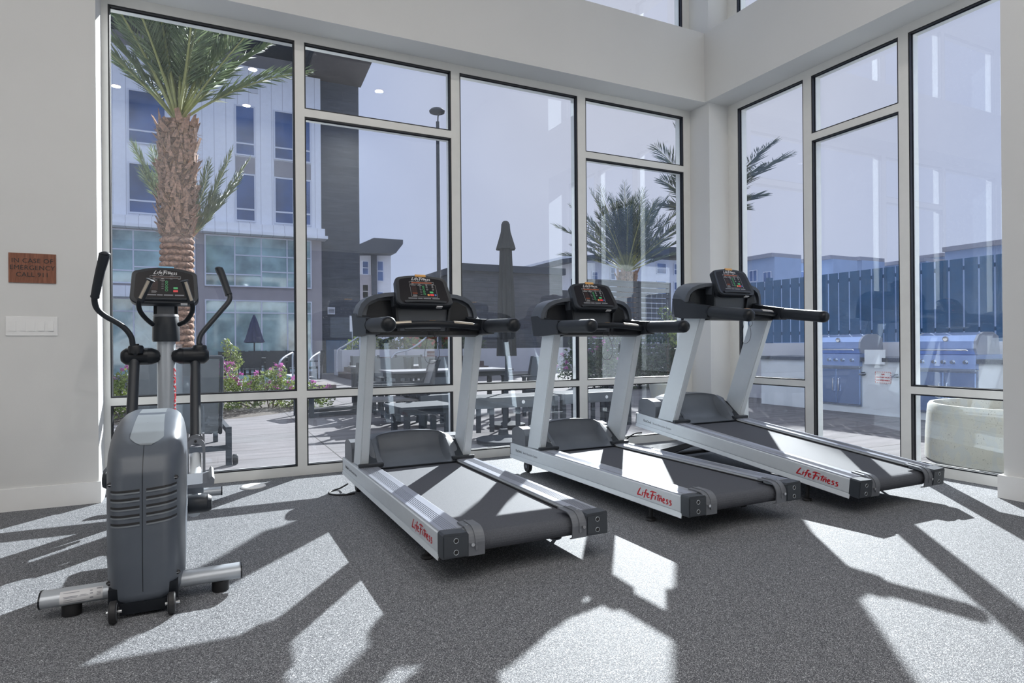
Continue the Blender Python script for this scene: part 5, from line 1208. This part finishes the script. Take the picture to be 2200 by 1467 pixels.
# sling armchair, side table, stone tables and benches near the glass
t = thing('lounge_chair', 'sling lounge armchair seen behind the left post of the nearest treadmill', 'chair', (2.35, 8.55, -.012), radians(-100))
for s_ in (-1, 1):
    MB().prism([(.36, 0), (.42, 0), (.46, .42), (.62, .92), (.57, .92), (.41, .42)], 'x', s_ * .32 - .025, s_ * .32 + .025).build('leg', 'furn', t)
    MB().box((s_ * .32 - .025, -.42, 0), (s_ * .32 + .025, -.36, .56)).build('leg', 'furn', t)
    MB().box((s_ * .32 - .04, -.46, .56), (s_ * .32 + .04, .46, .60)).build('armrest', 'furn', t)
MB().box((-.30, -.42, .36), (.30, .42, .39)).build('seat', 'sling', t); MB().prism([(.43, .44), (.45, .44), (.60, .90), (.58, .90)], 'x', -.30, .30).build('backrest', 'sling', t)
table('low square side table behind the posts of the nearest treadmill', 2.30, 7.15, radians(4), .70, .62, .42, 'furn')
G = 'stone-topped patio tables'
c = at(985, 800, Y=8.95); table('long stone-topped table behind the nearest treadmill cord', 3.35, 9.1, 0, 1.9, .8, .745, group=G)
table('farther stone-topped table beyond the long one', 3.3, 11.4, 0, 1.8, .8, .745, group=G)
G = 'sling chairs round the stone tables'
for x, y, rz, lab_ in ((2.75, 9.85, 0, 'sling chair at the far left side of the long stone table'), (3.55, 9.85, 0, 'sling chair at the far right side of the long stone table'), (4.65, 9.0, -pi / 2 + .2, 'sling chair at the right head of the long stone table'),
                    (2.9, 12.2, 0, 'sling chair beyond the farther stone table, left'), (3.8, 12.2, 0, 'sling chair beyond the farther stone table, right'), (2.9, 10.65, pi, 'sling chair on the near side of the farther stone table')):
    patio_chair(lab_, x, y, rz, 'sling_d', G)
def bench(label, x, y, rz, L, h=.47):
    t = thing('slatted_bench', label, 'bench', (x, y, -.012), rz, 'dark slatted benches outside the window')
    MB().box((-L / 2, -.02, h - .13), (L / 2, .02, h)).build('front_rail', 'sling_d', t)
    m = MB()
    for k in range(5): m.box((-L / 2, .03 + k * .10, h - .03), (L / 2, .11 + k * .10, h)); 
    m.build('seat_slats', 'furn', t)
    n = int(L / .16)
    sl = MB()
    for k in range(n + 1): x_ = -L / 2 + .03 + (L - .06) * k / n; sl.box((x_ - .028, -.012, .05), (x_ + .028, .012, h - .13))
    sl.build('skirt_slats', 'furn', t)
    for a in (-1, 1):
        for q in (.02, .50): MB().box((a * (L / 2 - .03) - .03, q - .03, 0), (a * (L / 2 - .03) + .03, q + .03, h)).build('leg', 'furn', t)
    MB().lathe([(0, 0), (.022, 0), (.022, .004), (0, .004)], c=(L * .12, -.024, h - .065), axis='y', seg=18).build('oval_badge', 'ivory', t)
bench('dark slatted bench between the first and middle treadmills', 3.40, 6.95, radians(-6), 1.25)
bench('dark slatted bench behind the middle treadmill posts', 4.70, 7.0, radians(4), 1.15)
bench('dark slatted bench behind the right post of the nearest treadmill', 2.98, 8.1, radians(8), .8, .44)
t = thing('patio_heater_base', 'dark round umbrella stand on the pavers by the middle treadmill', 'stand', (3.05, 6.45, -.012))
MB().lathe([(0, 0), (.30, 0), (.31, .05), (.06, .09), (.05, .16), (0, .16)], seg=28).build('weight', 'furn', t)
# grey sling chaise seen from behind, left pane
t = thing('chaise_lounge', 'grey sling chaise with raised back outside the glass behind the elliptical', 'lounge chair', (-.18, 6.62, -.012), radians(3))
MB().prism([(-.02, .30), (.0, .30), (-.22, 1.0), (-.24, 1.0)], 'x', -.36, .30).build('backrest', 'sling_d', t)
fr = MB()
for x in (-.38, .32): fr.tube([(x, .40, .31), (x, .02, .29), (x, -.10, .55), (x, -.24, 1.02)], .018, 8)
fr.tube([(-.38, -.24, 1.02), (.32, -.24, 1.02)], .018, 8); fr.tube([(-.38, .0, .36), (.24, 0, .30), (.32, 0, .36), (.34, 0, .60)], .016, 8); fr.build('back_frame', 'furn', t)
for x in (-.40, .38):
    MB().box((x - .025, -.17, 0), (x + .025, -.12, .36)).build('leg', 'furn', t); MB().box((x - .025, 1.5, 0), (x + .025, 1.55, .34)).build('leg', 'furn', t)
    MB().box((x - .02, -.15, .30), (x + .02, 1.55, .35)).build('side_rail', 'furn', t)
MB().box((-.40, -.165, .14), (.38, -.125, .19)).build('cross_rail', 'furn', t); MB().box((-.36, 0, .32), (.32, 1.5, .34)).build('seat', 'sling_d', t)
MB().lathe([(0, -.022), (.045, -.022), (.05, -.012), (.05, .012), (.045, .022), (0, .022)], c=(.435, -.145, .05), axis='x', seg=18).build('wheel', 'rubber', t)
# raised spa with curved grab rails
sp = thing('spa_pool', 'raised grey spa pool with pale water surface beyond the flowering shrub', 'pool', (1.1, 17.0, 0))
x0, x1 = at(400, 830, Y=15.6).x, at(646, 830, Y=15.6).x
part(MB().box((x0, 15.6, -.01), (x1 + .25, 19.2, .30)), 'surround', 'stucco_g', sp); part(MB().box((x0 + .3, 15.85, .30), (x1, 18.9, .312)), 'water', 'water', sp)
part(MB().box((x1 + .25, 15.7, -.01), (x1 + .85, 17.4, .16)), 'spa_step', 'brick', sp)
for i, (u, lab_) in enumerate(((600, 'bent metal grab rail at the spa pool, left one'), (662, 'bent metal grab rail right of the first mullion at the spa pool'))):
    xx = at(u, 800, Y=15.3).x
    r_ = MB().tube(smooth_path([(xx, 15.3, -.01), (xx, 15.3, .62), (xx + .06, 15.4, .80), (xx + .30, 15.8, .93), (xx + .42, 16.3, .93), (xx + .44, 16.5, .80), (xx + .44, 16.5, .28)], 5), .024, 10)
    tag(r_.build('grab_rail', 'rail'), lab_, 'handrail', 'spa grab rails')

# ------------------------------------------------------------------ grill patio through the right-hand glazing
CX = 9.15
c1y0, c1y1 = 3.0, 8.3
ct = thing('grill_counter', 'long pale outdoor counter with dark top, built along the fence', 'counter', (CX + .4, 5.6, 0))
part(MB().box((CX, c1y0, -.01), (CX + .85, c1y1, .80)), 'counter_base', 'counter_w', ct)
part(MB().box((CX - .05, c1y0, .80), (CX + .85, c1y1 + .1, .86)), 'counter_top', 'granite', ct)
part(MB().box((CX + .85, -2.6, -.01), (CX + 1.1, 10.1, 1.09)), 'rear_wall', 'pwall', ct)
FX = CX + 1.15
fn = thing('board_fence', 'tall dark vertical board fence, blue shade tint painted in, behind the two grills', 'fence', (FX, 4, 1.09))
y = -2.6; m = MB()
while y < 9.9:
    m.box((FX, y, 1.10), (FX + .012, y + .180, 2.35)); y += .208
part(m, 'board_panel', 'fence', fn)
for k in range(5):
    y = -2.4 + k * 2.9; part(MB().box((FX + .04, y - .05, 1.0), (FX + .14, y + .05, 2.42)), 'fence_post', 'fence', fn)
part(MB().box((FX + .03, -2.6, 1.25), (FX + .05, 10.1, 1.31)).box((FX + .03, -2.6, 2.18), (FX + .05, 10.1, 2.24)), 'fence_rail', 'fence', fn)
def grill(label, y0):
    W_ = .84; t = thing('gas_grill', label, 'grill', (CX - .04, y0, .80), 0, 'built-in gas grills')
    lid = [(.06, .12), (.02, .20), (.03, .30), (.10, .38), (.22, .42), (.42, .42), (.55, .36), (.58, .12)]
    l_ = MB().prism(lid, 'y', -W_ / 2 + .05, W_ / 2 - .05); lo = l_.build('lid', 'grill_lid', t)
    for s_ in (-1, 1): MB().prism([(a * 1.02 - .004, b_ * 1.01) for a, b_ in lid], 'y', s_ * (W_ / 2 - .05), s_ * (W_ / 2 - .02)).build('lid_end', 'rail', lo)
    MB().tube([(-.02, -W_ / 2 + .10, .17), (-.03, -W_ / 2 + .12, .18), (-.03, W_ / 2 - .12, .18), (-.02, W_ / 2 - .10, .17)], .011, 10).build('lid_handle', 'chrome', lo)
    g_ = MB().cyl((.035, -.02, .335), (.012, -.02, .33), .036, 20).build('gauge', 'rail', lo); MB().cyl((.012, -.02, .33), (.010, -.02, .33), .028, 20).build('gauge_dial', 'ivory', g_)
    MB().prism([(-.04, -.08), (-.02, .11), (.10, .12), (.60, .12), (.60, -.08)], 'y', -W_ / 2, W_ / 2).build('control_panel', 'grill_lid', t)
    MB().box((-.045, -W_ / 2, -.10), (-.01, W_ / 2, -.07)).build('drip_rail', 'steel', t)
    for yy in (-.30, -.14, -.02, .10, .26):
        kb = MB().cyl((-.030, yy, .02), (-.065, yy, .016), .022, 16); kb.build('knob', 'steel', t)
        MB().cyl((-.026, yy, .02), (-.034, yy, .019), .030, 16).build('knob_ring', 'chrome', t)
    return t
ya, yb = at(1800, 780, X=CX).y, at(2030, 780, X=CX).y
grill('blue-lit stainless gas grill left of the middle mullion, beside the shut-off sign', ya); grill('right-hand stainless gas grill above the round concrete planter', yb)
for i, (yy, lab_) in enumerate(((ya, 'pair of stainless cabinet doors under the left grill'), (yb, 'pair of stainless cabinet doors under the right grill'))):
    t = thing('cabinet', lab_, 'cabinet', (CX - .012, yy, .10), 0, 'cabinets under the grills')
    MB().box((-.01, -.42, 0), (.01, .42, .60)).build('door_frame', 'steel', t)
    for s_ in (-1, 1):
        d_ = MB().box((-.025, s_ * .015, .03), (-.01, s_ * .39, .57)).build('door', 'grill_lid', t)
        MB().tube([(-.026, s_ * .05, .22), (-.050, s_ * .05, .23), (-.050, s_ * .05, .42), (-.026, s_ * .05, .43)], .008, 8).build('door_handle', 'chrome', d_)
q = at(1898, 811, X=CX)
t = thing('shut_off_sign', 'white sign with red lettering reading shut-off valve located inside, between the grills', 'sign', (CX - .006, q.y, q.z))
MB().box((-.004, -.125, -.09), (.002, .125, .09)).build('sign_plate', 'ivory', t)
l = MB()
for i, tx in enumerate(('GAS', 'SHUT-OFF VALVE', 'LOCATED INSIDE')): text_mb(l, tx, .029, basis((-.005, 0, .038 - i * .045), (0, -1, 0), (0, 0, 1)), depth=.001, bold=.0008, spacing=.9)
for k in range(9):
    y_ = -.115 + k * .028
    for z_ in (-.085, .078): l.box((-.006, y_, z_), (-.004, y_ + .014, z_ + .008))
for k in range(5):
    z_ = -.07 + k * .032
    for y_ in (-.124, .116): l.box((-.006, y_, z_), (-.004, y_ + .008, z_ + .018))
l.build('sign_lettering', 'red', t)
t = thing('notice_card', 'white instruction card hanging tilted above the shut-off sign', 'card', (CX - .06, at(1885, 780, X=CX).y, .86), radians(8))
MB().box((-.004, -.15, -.10), (.004, .15, .12)).build('card_sheet', 'counter_w', t)
for i, (u, v, lab_) in enumerate(((1855, 803, 'dark gas tap on the counter front left of the shut-off sign'), (1926, 808, 'dark gas tap on the counter front right of the shut-off sign'))):
    p = at(u, v, X=CX - .02); t = thing('gas_tap', lab_, 'tap', (CX, p.y, p.z), 0, 'gas taps on the counter')
    MB().cyl((0, 0, 0), (-.05, 0, 0), .028, 14).build('tap_body', 'furn', t); MB().tube([(-.05, -.05, .01), (-.055, 0, 0), (-.05, .05, -.01)], .012, 8).build('tap_lever', 'rail', t)
# round concrete planter
pc = (6.62, 3.09)
t = thing('round_planter', 'round cast concrete planter outside the right-hand pane', 'planter', (pc[0], pc[1], -.012))
MB().lathe([(0, 0), (.69, 0), (.71, .02), (.705, .25), (.69, .46), (.685, .51), (.67, .535), (.64, .535), (.62, .51), (.60, .46), (.58, .40), (0, .40)], seg=56).build('planter_bowl', 'concrete', t)
MB().lathe([(0, .42), (.57, .41)], seg=30).build('soil_fill', 'soil', t)
c = at(1450, 850, Y=8.6)
tag(MB().lathe([(0, 0), (.34, 0), (.40, .36), (.40, .42), (.36, .43), (.34, .36), (0, .34)], c=(c.x - .05, 8.6, -.012), seg=30).build('round_planter', 'concrete'), 'small pale concrete planter seen low in bay four of the window', 'planter')
